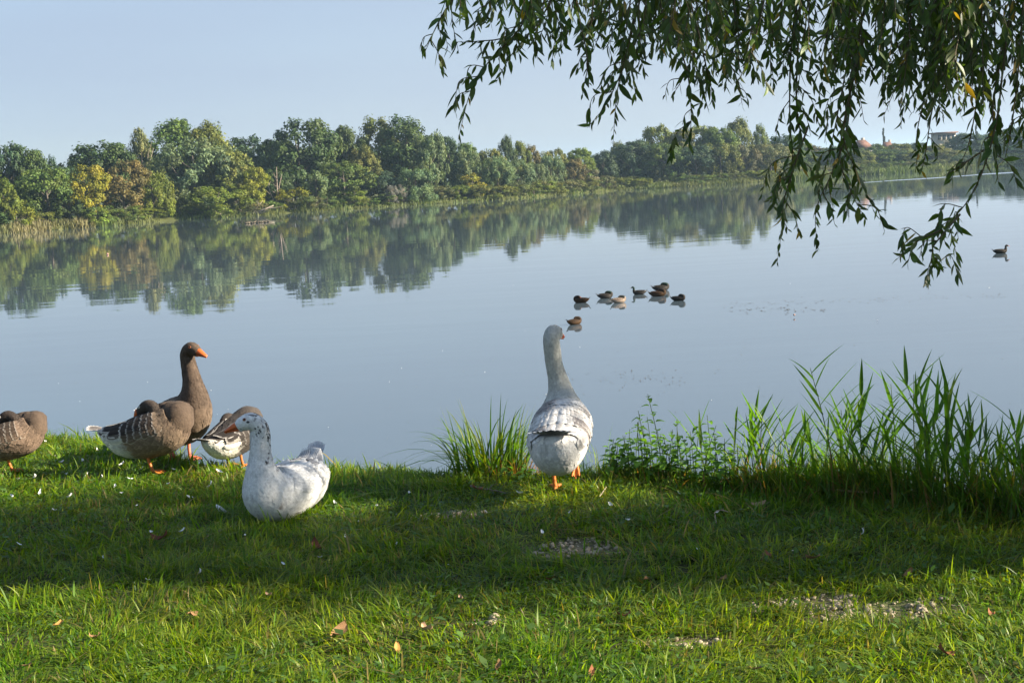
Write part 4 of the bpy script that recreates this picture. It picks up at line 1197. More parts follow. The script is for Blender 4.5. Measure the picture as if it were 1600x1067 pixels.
duck('pale whitish sided duck in front of the dark headed one', 967, 473, 20, 'pale', 'tuck', 0.92)
duck('dark duck facing left with raised tail in the middle of the group', 999, 460, 178, 'drake', 'up', 0.82)
duck('largest grey duck at the back of the group, head laid back', 1033, 454, 8, 'drake', 'tuck', 1.08)
duck('brown duck in front of the largest grey one', 1028, 463, -8, 'hen', 'tuck', 1.0)
duck('dark duck at the right end of the group with a sunlit breast', 1060, 470, -25, 'dark', 'tuck', 0.85)
duck('single brown duck nearest to the bank, above the white goose', 898, 507, 35, 'hen', 'tuck', 0.86)
duck('dark duck swimming alone at the right frame edge', 1563, 396, -4, 'dark', 'up', 1.0)
# ------------------------------------------------------------------ lawn
def in_view_band(r, n, far=13.5):
    """points spread over the part of the lawn the picture can see, with a margin to the sides"""
    y = 3.3 + (far - 3.3) * r.random(n)
    x = (r.random(n) * 2 - 1) * (0.40 * y + 1.1)
    w = (0.40 * y + 1.1) / (0.40 * far + 1.1)
    k = (r.random(n) < w) & (y < edge_y(x) + 0.22)
    return x[k], y[k]

def blades(x, y, h, w, r, lean=0.45, col=None, seg=3, curve=0.6, z=None, swirl=None):
    n = len(x)
    z = gz(x, y) - 0.004 if z is None else z
    a = r.uniform(0, 2 * math.pi, n)
    la = a + math.pi / 2 + r.normal(0, 0.5, n)
    if swirl is not None:
        la = swirl + r.normal(0, 1.1, n); a = la + math.pi / 2 + r.normal(0, 0.6, n)
    ln = np.abs(r.normal(0, lean, n)) + 0.06
    rows = []
    for k in range(seg + 1):
        s = k / seg
        fall = ln * (s + curve * s * s)
        cx = x + np.cos(la) * h * fall * 0.75; cy = y + np.sin(la) * h * fall * 0.75
        cz = z + h * s * np.clip(1.0 - 0.35 * ln * s, 0.25, 1)
        if k == seg:
            rows.append(np.stack([cx, cy, cz], -1)[:, None])
        else:
            ww = w * (1.0 - 0.55 * s * s) * 0.5
            rows.append(np.stack([np.stack([cx - np.cos(a) * ww, cy - np.sin(a) * ww, cz], -1), np.stack([cx + np.cos(a) * ww, cy + np.sin(a) * ww, cz], -1)], 1))
    V = np.concatenate(rows, 1); m = V.shape[1]
    b = (np.arange(n) * m)[:, None]
    Q = np.concatenate([b + np.array([[2 * k, 2 * k + 1, 2 * k + 3, 2 * k + 2]]) for k in range(seg - 1)], 0) if seg > 1 else np.zeros((0, 4), int)
    T = b + np.array([[2 * (seg - 1), 2 * seg - 1, 2 * seg]])
    C = np.repeat(col, m, 0) if col is not None else None
    return V.reshape(-1, 3), Q, T, C

GREENS = np.array([(0.090, 0.180, 0.010), (0.145, 0.232, 0.012), (0.058, 0.142, 0.010), (0.195, 0.255, 0.022), (0.118, 0.178, 0.014)])
def build_grass():
    r = np.random.default_rng(12)
    x, y = in_view_band(r, 1150000, 12.5)
    dens = 0.22 + 1.0 * fbm(x * 1.6, y * 1.6, 60) * (0.45 + 1.1 * vnoise(x * 9, y * 9, 61))
    d = np.hypot(x, y)
    dens = dens * np.interp(d, [3, 6, 9, 14], [1.0, 0.85, 0.62, 0.5])
    dens = dens * (1 - 0.97 * np.clip(bare_amount(x, y) * 1.9, 0, 1))
    k = r.random(len(x)) < dens * 1.12
    x, y = x[k], y[k]; n = len(x)
    e = edge_y(x) - y
    tuft = 0.5 * fbm(x * 2.3, y * 2.3, 70) + 0.5 * vnoise(x * 11, y * 11, 72)
    h = (0.022 + 0.052 * r.random(n) ** 2.0) * (0.22 + 1.65 * tuft) * np.interp(e, [0, 0.25, 0.8], [1.35, 1.15, 1.0])
    big = r.random(n) < 0.05; h *= np.where(big, 1.6, 1.0)
    w = r.uniform(0.0032, 0.0074, n) * np.interp(np.hypot(x, y), [3, 5, 10], [1.0, 1.0, 1.4]) * np.where(big, 1.35, 1.0)
    col = GREENS[r.integers(0, len(GREENS), n)] * r.uniform(0.75, 1.3, (n, 1))
    patch = fbm(x * 0.9 + 4, y * 0.9, 81)[:, None]
    col = col * (1 + (patch - 0.5) * np.array([0.9, 0.25, 0.1]))
    dry = r.random(n) < 0.05 + 0.10 * (vnoise(x * 2.1, y * 2.1, 90) > 0.68)
    col[dry] = np.array([0.26, 0.205, 0.075]) * r.uniform(0.6, 1.2, (dry.sum(), 1))
    V, Q, T, C = blades(x, y, h, w, r, 1.05, col, 3, 1.0, swirl=fbm(x * 3.1, y * 3.1, 120) * 14)
    tag(obj('lawn_grass', V, Q, T, mat=M_grass, col=C), 'short green grass of the bank', 'grass', kind='stuff')
    # taller loose blades along the lip
    m = 5200
    x = r.uniform(-6.5, 5.5, m); y = edge_y(x) + r.normal(0.02, 0.09, m)
    k = r.random(m) < 0.25 + 0.9 * vnoise(x * 3.1, x * 0, 66) ** 2
    x, y = x[k], y[k]; n = len(x)
    h = r.uniform(0.05, 0.13, n) * (0.7 + 0.8 * vnoise(x * 2.0, x * 0, 67))
    col = GREENS[r.integers(0, len(GREENS), n)] * r.uniform(0.8, 1.4, (n, 1))
    V, Q, T, C = blades(x, y, h, r.uniform(0.004, 0.007, n), r, 0.45, col)
    tag(obj('bank_edge_grass', V, Q, T, mat=M_grass, col=C), 'longer grass along the lip of the bank', 'grass', kind='stuff')
    # broad leaved weeds and clover among the grass
    m = 16000
    x, y = in_view_band(r, m * 4, 11.0)
    k = (fbm(x * 1.3, y * 1.3, 55) > 0.44) & (bare_amount(x, y) < 0.2)
    x, y = x[k][:m], y[k][:m]; n = len(x)
    a = r.uniform(0, 6.28, n); L = r.uniform(0.010, 0.034, n) * np.where(r.random(n) < 0.04, 1.7, 1.0); W = L * r.uniform(0.45, 0.8, n)
    z = gz(x, y) + r.uniform(0.012, 0.050, n); up = r.normal(0.15, 0.35, n)
    dx, dy = np.cos(a), np.sin(a)
    pts = [(-0.5, 0, 0), (-0.1, 0.5, 0.1), (0.5, 0, 0.0), (-0.1, -0.5, 0.1)]
    V = np.stack([np.stack([x + dx * L * p - dy * W * q, y + dy * L * p + dx * W * q, z + up * L * (p + 0.5) + s * L], -1) for p, q, s in pts], 1)
    col = np.array([0.060, 0.125, 0.028]) * r.uniform(0.7, 1.7, (n, 1)) * np.array([1, 1, 1]) + r.uniform(0, 0.03, (n, 1)) * np.array([1, 0.8, 0.2])
    tag(obj('lawn_weeds', V.reshape(-1, 3), np.arange(n * 4).reshape(-1, 4), mat=M_grass, col=np.repeat(col, 4, 0)), 'small broad leaved weeds and clover in the lawn', 'weeds', kind='stuff')
build_grass()

# gravel showing through the worn patches
def stone_mesh(seed):
    r = np.random.default_rng(seed)
    V, Q = ball(np.zeros(3), (1.0, r.uniform(0.6, 0.9), r.uniform(0.45, 0.7)), 7, 5)
    V = V * (1 + r.normal(0, 0.13, (len(V), 1)))
    return mk_mesh('stone', V, Q, mats=(M_stone,))
STONES = [stone_mesh(k) for k in range(6)]
PATCH_LABEL = ['pale gravel patch between the two white geese', 'gravel patch in the sun below the walking white goose', 'left gravel patch of the sunlit pair at lower right', 'right gravel patch of the sunlit pair at lower right',
               'small stony patch in the front grass right of the middle', 'two pale stones in the grass below the middle']
def build_gravel():
    r = np.random.default_rng(5)
    for (bx, by, (rx, ry)), label in zip(BARE, PATCH_LABEL):
        t = thing('gravel_patch', label, 'gravel', (bx, by, float(gz(bx, by))), 0, 'bare gravel patches in the lawn')
        n = 95 if rx > 0.2 else (30 if rx > 0.1 else 3)
        for k in range(n):
            a = r.uniform(0, 6.28); q = math.sqrt(r.random()) * 0.98
            x, y = bx + rx * q * math.cos(a), by + ry * q * math.sin(a)
            if rx > 0.1 and float(bare_amount(np.array([x]), np.array([y]))[0]) < 0.25: continue
            s = r.uniform(0.008, 0.017) * (1.35 if r.random() < 0.12 else 1) * (1.7 if rx < 0.1 else 1)
            link('stone', STONES[k % 6], t, (x - bx, y - by, float(gz(x, y)) - float(gz(bx, by)) + s * 0.12 + 0.004), (r.normal(0, 0.2), r.normal(0, 0.2), r.uniform(0, 6.28)), (s, s, s))
        g = Geo()
        for k in range(int(420 * rx / 0.25)):
            a = r.uniform(0, 6.28); q = r.random() ** 0.6 * 1.25
            x, y = rx * q * math.cos(a), ry * q * math.sin(a); s = r.uniform(0.002, 0.006)
            if rx > 0.1 and float(bare_amount(np.array([bx + x]), np.array([by + y]))[0]) < 0.15: continue
            V, Q = ball(np.array([x, y, float(gz(bx + x, by + y)) - float(gz(bx, by)) + s * 0.3]), (s, s * 0.8, s * 0.6), 5, 4)
            g.add(V * 1.0, Q)
        o = g.build('grit', M_stone, t); o['kind'] = 'stuff'
build_gravel()

# ------------------------------------------------------------------ litter on the grass
def curled_sheet(L, W, curl, r, ragged=0.0, nx=7, ny=5, tipw=0.1, twist=0.0):
    s = np.linspace(0, 1, nx); q = np.linspace(-1, 1, ny)
    w = W * np.sin(np.pi * np.clip(s * 0.93 + 0.05, 0, 1)) ** 0.7 + W * tipw * 0.3
    V = np.zeros((nx, ny, 3))
    V[..., 0] = (s - 0.5)[:, None] * L
    V[..., 1] = w[:, None] * q[None] * 0.5 * (1 + ragged * r.normal(0, 0.4, (nx, ny)))
    V[..., 2] = curl * L * ((s - 0.5) ** 2)[:, None] * 2 + curl * 0.6 * W * (q ** 2)[None] + twist * (s - 0.5)[:, None] * q[None] * W
    Q = [(i * ny + j, (i + 1) * ny + j, (i + 1) * ny + j + 1, i * ny + j + 1) for i in range(nx - 1) for j in range(ny - 1)]
    return V.reshape(-1, 3), Q
M_down = plain_mat('white_feather', (0.74, 0.74, 0.73), 0.8, 0.2, 0.1, 80.0)
LITTER = np.random.default_rng(77)
def feather_mesh(k):
    r = np.random.default_rng(300 + k)
    V, Q = curled_sheet(1.0, r.uniform(0.28, 0.5), r.uniform(0.25, 0.6), r, 0.25)
    g = Geo(); g.add(V, Q)
    s = np.linspace(-0.65, 0.45, 6)
    g.add(*tube(np.stack([s, 0 * s, 0.55 * 0.4 * s * s * 2 + 0.012], -1), 0.014, 5))
    return g.mesh('feather', M_down, True)
DOWN = [feather_mesh(k) for k in range(5)]
def lying(name, label, cat, me, px, py, size, group, rz, tilt=0.3, lift=0.02):
    p = on_plane(px, py, GZ); z = float(gz(p.x, p.y)); p = on_plane(px, py, z + lift)
    o = link(name, me, None, (p.x, p.y, z + lift), (LITTER.normal(0, tilt), LITTER.normal(0, tilt), rz), (size,) * 3)
    return tag(o, label, cat, group)
FEATHERS = [(345, 797, 0.07, 'curled white feather left of the sitting goose'), (524, 786, 0.045, 'white feather right behind the sitting goose'), (237, 831, 0.03, 'small upright white feather in the dark grass left of the sitting goose'),
            (285, 829, 0.035, 'white down feather in the dark grass left of the sitting goose'), (442, 800, 0.03, None), (314, 893, 0.03, 'small white feather on the shaded grass below the sitting goose'),
            (443, 880, 0.025, None), (382, 836, 0.028, None), (811, 770, 0.035, 'white feather lower left of the walking goose'), (955, 789, 0.04, 'white feather right of the walking goose'), (848, 832, 0.03, 'white feather on the grass below the walking goose')]
for px, py, s, lb in FEATHERS:
    lying('feather', lb or 'small white feather lying on the shaded grass', 'feather', DOWN[LITTER.integers(0, 5)], px, py, s, 'white feathers on the grass', LITTER.uniform(0, 6.28), 0.45, 0.035)
for px, py in ((133, 690), (105, 740), (135, 743), (191, 725), (203, 748), (177, 760), (85, 797), (150, 703), (222, 732), (84, 712), (60, 745), (269, 733), (300, 727), (297, 776), (188, 770), (28, 748), (330, 757), (410, 740), (95, 722), (245, 715), (160, 745),
               (110, 775), (60, 770), (215, 790), (340, 735), (20, 775), (265, 755), (130, 720), (75, 690)):
    lying('feather', 'tiny white feather scattered on the grass among the grey geese', 'feather', DOWN[LITTER.integers(0, 5)], px + LITTER.normal(0, 2), py, LITTER.uniform(0.022, 0.045), 'white feathers among the grey geese', LITTER.uniform(0, 6.28), 0.5, 0.035)
for px, py in ((560, 815), (640, 770), (620, 850), (700, 882), (540, 838), (1120, 800), (1060, 770), (980, 812), (500, 870), (230, 905), (590, 790), (760, 800), (1350, 830), (1520, 905), (890, 800), (1240, 860), (1090, 858), (160, 870), (30, 850), (100, 905)):
    lying('feather', 'tiny white feather scattered on the middle of the lawn', 'feather', DOWN[LITTER.integers(0, 5)], px, py, LITTER.uniform(0.018, 0.032), 'white feathers scattered over the lawn', LITTER.uniform(0, 6.28), 0.5, 0.035)

def leaf_mesh(k, col):
    r = np.random.default_rng(400 + k)
    V, Q = curled_sheet(1.0, r.uniform(0.4, 0.62), r.uniform(0.15, 0.55), r, 0.08, 8, 5, twist=r.normal(0, 0.4))
    g = Geo(); g.add(V, Q, None, np.array(col) * r.uniform(0.8, 1.2))
    s = np.linspace(-0.8, -0.4, 4)
    g.add(*tube(np.stack([s, 0 * s, 0.3 * s * s], -1), 0.014, 5), None, np.array(col) * 0.7)
    return g.mesh('dry_leaf', M_dry, True)
DRYC = [(0.26, 0.10, 0.045), (0.30, 0.17, 0.08), (0.16, 0.06, 0.035), (0.40, 0.27, 0.17), (0.36, 0.20, 0.06)]
DRYL = [leaf_mesh(k, c) for k, c in enumerate(DRYC)]
for px, py, s, k, lb in ((494, 855, 0.075, 2, 'dark reddish dry leaf below the sitting goose'), (250, 842, 0.08, 2, 'dark brown dry leaf in the shaded grass left of the sitting goose'), (1186, 790, 0.075, 3, 'pale pinkish dry leaf right of the walking goose'),
                         (745, 764, 0.06, 0, 'rusty dry leaf at the end of the twig near the bank'), (975, 962, 0.06, 0, 'reddish brown leaf in the front grass'), (530, 988, 0.09, 1, 'long brown dry leaf left of the middle in the front grass'),
                         (620, 1012, 0.05, 4, 'ochre upright dry leaf in the front grass'), (665, 985, 0.075, 3, 'pale brown dry leaf in the front grass left of the two stones'), (1200, 866, 0.05, 0, 'small red brown leaf in the shaded grass on the right'),
                         (1270, 872, 0.06, 1, 'brown leaf in the shaded grass at right'), (925, 1052, 0.05, 0, 'red brown leaf at the lower frame edge'), (1476, 1020, 0.06, 0, 'reddish leaf in the sunlit grass at lower right'),
                         (148, 995, 0.06, 1, 'brown dry leaf in the sunlit grass at lower left'), (90, 976, 0.05, 4, 'ochre dry leaf at lower left'), (1345, 772, 0.10, 3, 'grey brown withered leaf at the foot of the reeds'), (1160, 735, 0.06, 1, 'brown dead leaf under the reeds'), (388, 682, 0.045, 4, 'orange dead leaf at the bank edge behind the sitting goose'),
                         (404, 690, 0.04, 1, None), (1010, 905, 0.045, 1, None), (720, 935, 0.04, 3, None), (860, 905, 0.05, 0, None), (1130, 905, 0.045, 1, None), (300, 960, 0.05, 1, None), (420, 930, 0.04, 3, None), (1420, 895, 0.05, 1, None), (1550, 960, 0.05, 0, None), (40, 1040, 0.05, 1, None), (780, 1040, 0.045, 1, None), (1180, 1045, 0.05, 1, None)):
    lying('dry_leaf', lb or 'small brown dead leaf lying in the lawn', 'leaf', DRYL[k], px, py, s, None if lb else 'brown dead leaves in the lawn', LITTER.uniform(0, 6.28), 0.3, 0.035)

def stick(name, label, cat, pts_px, rad, col, lift=0.02, side=None):
    P = []
    for px, py in pts_px:
        p = on_plane(px, py, GZ + 0.02); P.append((p.x, p.y, float(gz(p.x, p.y)) + lift))
    P = catmull(P, 5); c = P.mean(0)
    t = thing(name, label, cat, tuple(c))
    g = Geo(); r = np.random.default_rng(int(pts_px[0][0]))
    P2 = P - c + r.normal(0, rad * 0.25, P.shape)
    g.add(*tube(P2, np.linspace(rad, rad * 0.55, len(P2)), 7), None, np.array(col))
    g.build('stem', M_dry, t, True)
    if side:
        q = P2[len(P2) // 2]; g = Geo()
        g.add(*tube(np.array([q, q + np.array(side) * 0.5 + [0, 0, 0.004], q + np.array(side)]), [rad * 0.7, rad * 0.5, rad * 0.25], 5), None, np.array(col))
        g.build('side_twig', M_dry, t, True)
stick('cane', 'long straw coloured dry cane lying along the foot of the reeds', 'cane', [(1290, 774), (1350, 779), (1410, 782), (1480, 786)], 0.006, (0.40, 0.31, 0.15), 0.05)
stick('twig', 'brown twig on the bank grass between the sedge tuft and the sitting goose', 'twig', [(735, 762), (752, 764), (770, 769), (790, 773)], 0.006, (0.20, 0.15, 0.11), 0.03, (0.05, 0.04, 0.02))
stick('twig', 'curved pale root like twig on the grass right of the walking goose', 'twig', [(1120, 820), (1117, 806), (1123, 800), (1142, 802)], 0.0045, (0.34, 0.26, 0.18), 0.03)
stick('twig', 'short pale straw on the grass right of the walking goose', 'twig', [(937, 783), (944, 774), (948, 768)], 0.003, (0.42, 0.36, 0.24), 0.04)

# ------------------------------------------------------------------ plants on the lip of the bank
def strap(P, W, fold=0.25, side=None):
    """a long blade along points P, slightly folded along its middle"""
    P = np.asarray(P, float); m = len(P)
    T = norm(np.gradient(P, axis=0))
    s = np.linspace(0, 1, m)
    w = W * np.minimum(1, 0.45 + s * 3.0) * np.clip(1 - s ** 2.2, 0.02, 1)
    ref = np.array([0, 0, 1.0]) if side is None else side
    B = norm(np.cross(T, ref)); U = np.cross(B, T)
    V = np.stack([P - B * w[:, None] * 0.5 + U * (w * fold)[:, None], P, P + B * w[:, None] * 0.5 + U * (w * fold)[:, None]], 1).reshape(-1, 3)
    Q = [(i * 3 + j, i * 3 + j + 1, i * 3 + j + 4, i * 3 + j + 3) for i in range(m - 1) for j in range(2)]
    return V, Q

def reed(label, bx, by, top, r, n_leaf, bare=0.25, L=0.30, group=None, spread=1.0, W=0.016):
    """stem from the bank to the top point with alternate strap leaves"""
    base = np.array([bx, by, float(gz(bx, by)) - 0.02]); top = np.array(top)
    t = thing('reed', label, 'reed', tuple(base), 0, group)
    H = top - base
    lean = r.normal(0, 0.03, 3); lean[2] = 0
    pts = catmull([np.zeros(3), H * 0.35 + lean, H * 0.7 + lean * 0.8, H], 5)
    g = Geo(); g.add(*tube(pts, np.linspace(0.0042, 0.0014, len(pts)), 6), None, np.array([0.10, 0.13, 0.035])); g.build('stem', M_reed, t, True)
    az0 = r.uniform(0, math.pi) * 0.35 + (0 if r.random() < 0.5 else math.pi)
    for k in range(n_leaf):
        q = bare + (1 - bare) * (k + 0.3 + r.uniform(-0.2, 0.2)) / n_leaf
        q = min(q, 0.99)
        P0 = np.array([np.interp(q, np.linspace(0, 1, len(pts)), pts[:, i]) for i in range(3)])
        az = az0 + math.pi * k + r.normal(0, 0.45)
        el = math.radians(r.uniform(22, 56) + 18 * q)
        l = L * r.uniform(0.7, 1.15) * (0.75 + 0.45 * math.sin(math.pi * min(1, q + 0.1)))
        d = np.array([math.cos(az) * math.cos(el) * spread, math.sin(az) * math.cos(el) * spread, math.sin(el)])
        s = np.linspace(0, 1, 8)[:, None]
        droop = r.uniform(0.0, 0.12)
        P = P0 + d * s * l + np.array([math.cos(az), math.sin(az), -1.2]) * (s ** 2.4) * l * droop
        V, Q = strap(P, W * r.uniform(0.75, 1.2), 0.18)
        c = np.array([0.062, 0.145, 0.016]) * r.uniform(0.7, 1.5) + np.array([0.03, 0.015, 0]) * (r.random() < 0.15)
        obj('leaf', V, Q, mat=M_reed, parent=t, col=np.tile(c, (len(V), 1)), smooth=True)
    return t

def build_reeds():
    r = np.random.default_rng(3)
    def at_edge(px, py, d=0.0):
        p = on_plane(px, py, GZ - 0.03)
        return p.x, min(p.y, float(edge_y(p.x)) + 0.12) + d
    # foot px, foot py, top px, top py, leaves, leaf length, label
    R = [(1275, 752, 1266, 575, 8, 0.28, 'tallest reed, an open fan of leaves left of the middle of the bed'),
         (1105, 742, 1094, 655, 3, 0.26, 'leftmost thin reed with two leaves over the nettles'),
         (1185, 752, 1180, 640, 7, 0.24, None), (1205, 755, 1172, 650, 7, 0.22, None), (1222, 752, 1218, 652, 6, 0.22, None),
         (1240, 758, 1255, 668, 6, 0.26, None), (1302, 758, 1312, 668, 7, 0.26, None), (1322, 760, 1314, 640, 8, 0.26, None),
         (1338, 765, 1346, 612, 9, 0.26, 'reed with three upright leaves just right of the tallest one'), (1352, 762, 1380, 640, 8, 0.26, None), (1378, 764, 1392, 600, 8, 0.28, None),
         (1398, 768, 1412, 592, 10, 0.31, 'tall leafy reed with dark broad leaves in the middle of the bed'), (1412, 768, 1428, 585, 8, 0.30, 'reed with a tight upright tuft of leaves right of the middle'), (1432, 772, 1470, 640, 9, 0.31, None),
         (1450, 775, 1482, 606, 9, 0.32, 'tall reed with one upright leaf in the right half of the bed'), (1470, 778, 1505, 650, 8, 0.30, None), (1492, 780, 1520, 668, 8, 0.29, None),
         (1515, 783, 1568, 690, 8, 0.30, None), (1535, 787, 1590, 660, 8, 0.32, 'reed leaning right at the frame edge'), (1560, 792, 1600, 705, 7, 0.28, None),
         (1590, 797, 1640, 700, 7, 0.28, None), (1630, 802, 1665, 690, 8, 0.30, None), (1362, 770, 1352, 690, 6, 0.24, None), (1420, 775, 1440, 690, 7, 0.26, None), (1480, 785, 1475, 700, 7, 0.26, None), (1290, 765, 1296, 700, 6, 0.22, None), (1250, 760, 1240, 690, 6, 0.22, None)]
    rank = {k: i for i, k in enumerate(sorted(range(len(R)), key=lambda q: R[q][0]))}
    for k, (fx, fy, tx, ty, n, L, label) in enumerate(R):
        x, y = at_edge(fx, fy); y = min(y, float(edge_y(x))) + r.uniform(-0.14, 0.04)
        top = at_depth(tx, ty, y + r.normal(0, 0.05))
        reed(label or 'tall green reed, %s from the left by its foot in the reed bed' % ORD[rank[k]], x, y, tuple(top), r, n + 3, 0.12 if k else 0.30, L * 1.05, 'reeds in the bed on the right bank', W=0.0205)

    for k in range(24):
        fx = 1130 + 480 * (k + r.random()) / 24
        x, y = at_edge(fx, 748 + (fx - 1130) * 0.10); y = min(y, float(edge_y(x))) + r.uniform(-0.20, 0.02)
        top = at_depth(fx + r.normal(6, 22), 748 + (fx - 1130) * 0.05 - r.uniform(60, 125), y)
        reed('short green reed low in the bed on the right of the bank', x, y, tuple(top), r, 7, 0.1, 0.24, 'short reeds low in the bed', W=0.014)
    # tufts of blades
    def tuft(name, label, px, py, n, h, spread, cols, cat, W=0.007, lean=0.5, group=None, d=0.0):
        x, y = at_edge(px, py, d)
        y = min(y, float(edge_y(x)) - 0.04)
        z = float(gz(x, y)) - 0.02
        t = thing(name, label, cat, (x, y, z), 0, group)
        for k in range(n):
            a = r.uniform(0, 6.28); q = math.sqrt(r.random()) * spread
            b = np.array([q * math.cos(a) * 1.4, q * math.sin(a) * 0.6, 0]); 
            l = h * r.uniform(0.55, 1.1); ln = abs(r.normal(0, lean)) * 0.6 + 0.1
            aa = math.atan2(b[1], b[0]) + r.normal(0, 0.5)
            o = np.array([math.cos(aa), math.sin(aa), 0])
            s = np.linspace(0, 1, 8)[:, None]
            P = b + np.array([0, 0, 1]) * s * l * (1 - 0.30 * ln * s) + o * l * (0.30 * ln * s + 0.75 * ln * s ** 2.2) - np.array([0, 0, 1]) * l * 0.45 * ln * s ** 3
            c = np.array(cols[r.integers(0, len(cols))]) * r.uniform(0.7, 1.3)
            V, Q = strap(P, W * r.uniform(0.7, 1.3), 0.2, np.array([-o[1], o[0], 0.2]) if False else None)
            obj('blade', V, Q, mat=M_reed, parent=t, col=np.tile(c, (len(V), 1)), smooth=True)
    gc = [(0.085, 0.185, 0.016), (0.125, 0.220, 0.020), (0.065, 0.145, 0.016), (0.18, 0.22, 0.03)]
    tuft('sedge_tuft', 'big tuft of arching sedge blades left of the walking white goose', 768, 739, 190, 0.53, 0.15, gc, 'sedge', 0.0130, 0.80)
    tuft('dry_tuft', 'low rusty dead grass at the right foot of the sedge tuft', 808, 741, 130, 0.22, 0.11, [(0.30, 0.13, 0.045), (0.36, 0.22, 0.09), (0.20, 0.10, 0.04)], 'dry grass', 0.006, 0.7, d=-0.10)
    tuft('sedge_tuft', 'small sedge tuft right behind the walking white goose', 935, 738, 26, 0.36, 0.06, gc, 'sedge', 0.006, 0.75)
    for px, py, h, lb in ((1198, 757, 0.24, 'grassy tuft left of the tallest reed'), (1232, 760, 0.26, 'grassy tuft just left of the tallest reed'), (1330, 768, 0.26, 'grassy tuft right of the tallest reed'), (1395, 776, 0.28, 'grassy tuft at the foot of the leafy reed in the middle'), (1450, 782, 0.28, 'grassy tuft in the right half of the reed bed'), (1510, 789, 0.28, 'grassy tuft near the right end of the reed bed'), (1570, 797, 0.30, 'grassy tuft at the right frame edge')):
        tuft('grass_tuft', lb, px, py, 80, h * 1.75, 0.14, gc, 'grass tuft', 0.0085, 0.50, 'grass tufts among the reeds', d=-0.04)
    tuft('dry_tuft', 'rusty dead plant among the reeds left of the tallest one', 1168, 748, 70, 0.30, 0.09, [(0.30, 0.13, 0.045), (0.36, 0.22, 0.09), (0.24, 0.11, 0.04)], 'dry grass', 0.009, 0.6, d=-0.02)
    tuft('dry_tuft', 'brown dead plant at the foot of the reeds right of the tallest one', 1330, 772, 60, 0.24, 0.09, [(0.22, 0.11, 0.05), (0.26, 0.17, 0.08)], 'dry grass', 0.009, 0.6, d=-0.06)
    for px, py, h in ((18, 668, 0.19), (85, 674, 0.11), (100, 676, 0.09)):
        tuft('grass_tuft', ('thin grass tuft on the bank edge behind the left goose' if px < 90 else 'thin grass tuft on the bank edge just right of the left goose') if px > 20 else 'taller grass tuft at the left frame edge', px, py, 9, h, 0.04, gc, 'grass tuft', 0.006, 0.35)

    # nettle like leafy plants
    def nettle(label, px, py, h, n, group):
        x, y = at_edge(px, py); y = min(y, float(edge_y(x))) - r.uniform(0.0, 0.22)
        t = thing('nettle', label, 'nettle', (x, y, float(gz(x, y)) - 0.01), r.uniform(0, 6.28), group)
        lean = r.normal(0, 0.10, 2) * h
        pts = catmull([(0, 0, 0), (lean[0] * 0.3, lean[1] * 0.3, h * 0.5), (lean[0], lean[1], h)], 5)
        g = Geo(); g.add(*tube(pts, np.linspace(0.0035, 0.0015, len(pts)), 5), None, np.array([0.08, 0.12, 0.03])); g.build('stem', M_reed, t, True)
        for k in range(n):
            q = 0.12 + 0.88 * (k + 0.5) / n
            P0 = np.array([np.interp(q, np.linspace(0, 1, len(pts)), pts[:, i]) for i in range(3)])
            for sgn in (0, math.pi):
                a = k * 1.57 + sgn + r.normal(0, 0.3)
                l = (0.074 - 0.036 * q) * r.uniform(0.8, 1.3); el = r.uniform(-0.3, 0.55)
                d = np.array([math.cos(a) * math.cos(el), math.sin(a) * math.cos(el), math.sin(el)])
                b = norm(np.cross(d, [0, 0, 1.0])); u = np.cross(b, d)
                s = np.array([0, 0.12, 0.3, 0.6, 0.85, 1.0]); w = l * 0.72 * np.array([0.06, 0.3, 0.5, 0.42, 0.2, 0.02])
                mid = P0 + d * (s * l + 0.008)[:, None] - np.array([0, 0, 1]) * (s ** 2 * l * 0.35)[:, None]
                V = np.stack([mid - b * w[:, None] + u * (w * 0.35)[:, None], mid, mid + b * w[:, None] + u * (w * 0.35)[:, None]], 1).reshape(-1, 3)
                Q = [(i * 3 + j, i * 3 + j + 1, i * 3 + j + 4, i * 3 + j + 3) for i in range(5) for j in range(2)]
                c = np.array([0.080, 0.165, 0.022]) * r.uniform(0.7, 1.5) * (1 + 0.4 * q)
                obj('leaf', V, Q, mat=M_reed, parent=t, col=np.tile(c, (len(V), 1)), smooth=True)
    nettle('tall nettle with a yellowish tip rising above the others between goose and reeds', 1028, 742, 0.52, 10, None)
    for k in range(48):
        px = 945 + 200 * (k + r.random()) / 48
        hh = 0.37 if 975 < px < 1120 else 0.24
        nettle('leafy nettle in the low patch between the walking goose and the reeds', px, 740 + (px - 940) * 0.045, hh * r.uniform(0.6, 1.15), 5, 'nettles between the goose and the reeds')
    for k in range(9):
        px = 700 + 140 * (k + r.random()) / 9
        nettle('small leafy plant at the foot of the big sedge tuft', px, 742, r.uniform(0.06, 0.11), 3, 'leafy plants at the foot of the sedge tuft')
    # ground cover of leaves and blades in the reed bed
    n = 9000
    x = r.uniform(on_plane(940, 740, GZ).x, on_plane(1680, 800, GZ).x, n); y = edge_y(x) + r.normal(-0.04, 0.13, n)
    h = r.uniform(0.08, 0.30, n) * np.interp(x, [0.4, 1.2, 1.6, 3], [0.4, 0.6, 1, 1.3])
    k = (y < edge_y(x) + 0.28) & (r.random(n) < 0.35 + vnoise(x * 4, y * 4, 9)); x, y, h = x[k], y[k], h[k]; n = len(x)
    col = np.array(gc)[r.integers(0, 4, n)] * r.uniform(0.6, 1.2, (n, 1))
    br = r.random(n) < 0.12; col[br] = np.array([0.22, 0.13, 0.05])
    V, Q, T, C = blades(x, y, h, r.uniform(0.005, 0.010, n), r, 0.5, col)
    tag(obj('reed_bed_undergrowth', V, Q, T, mat=M_grass, col=C), 'tangled low grass under the reeds', 'undergrowth', kind='stuff')
build_reeds()

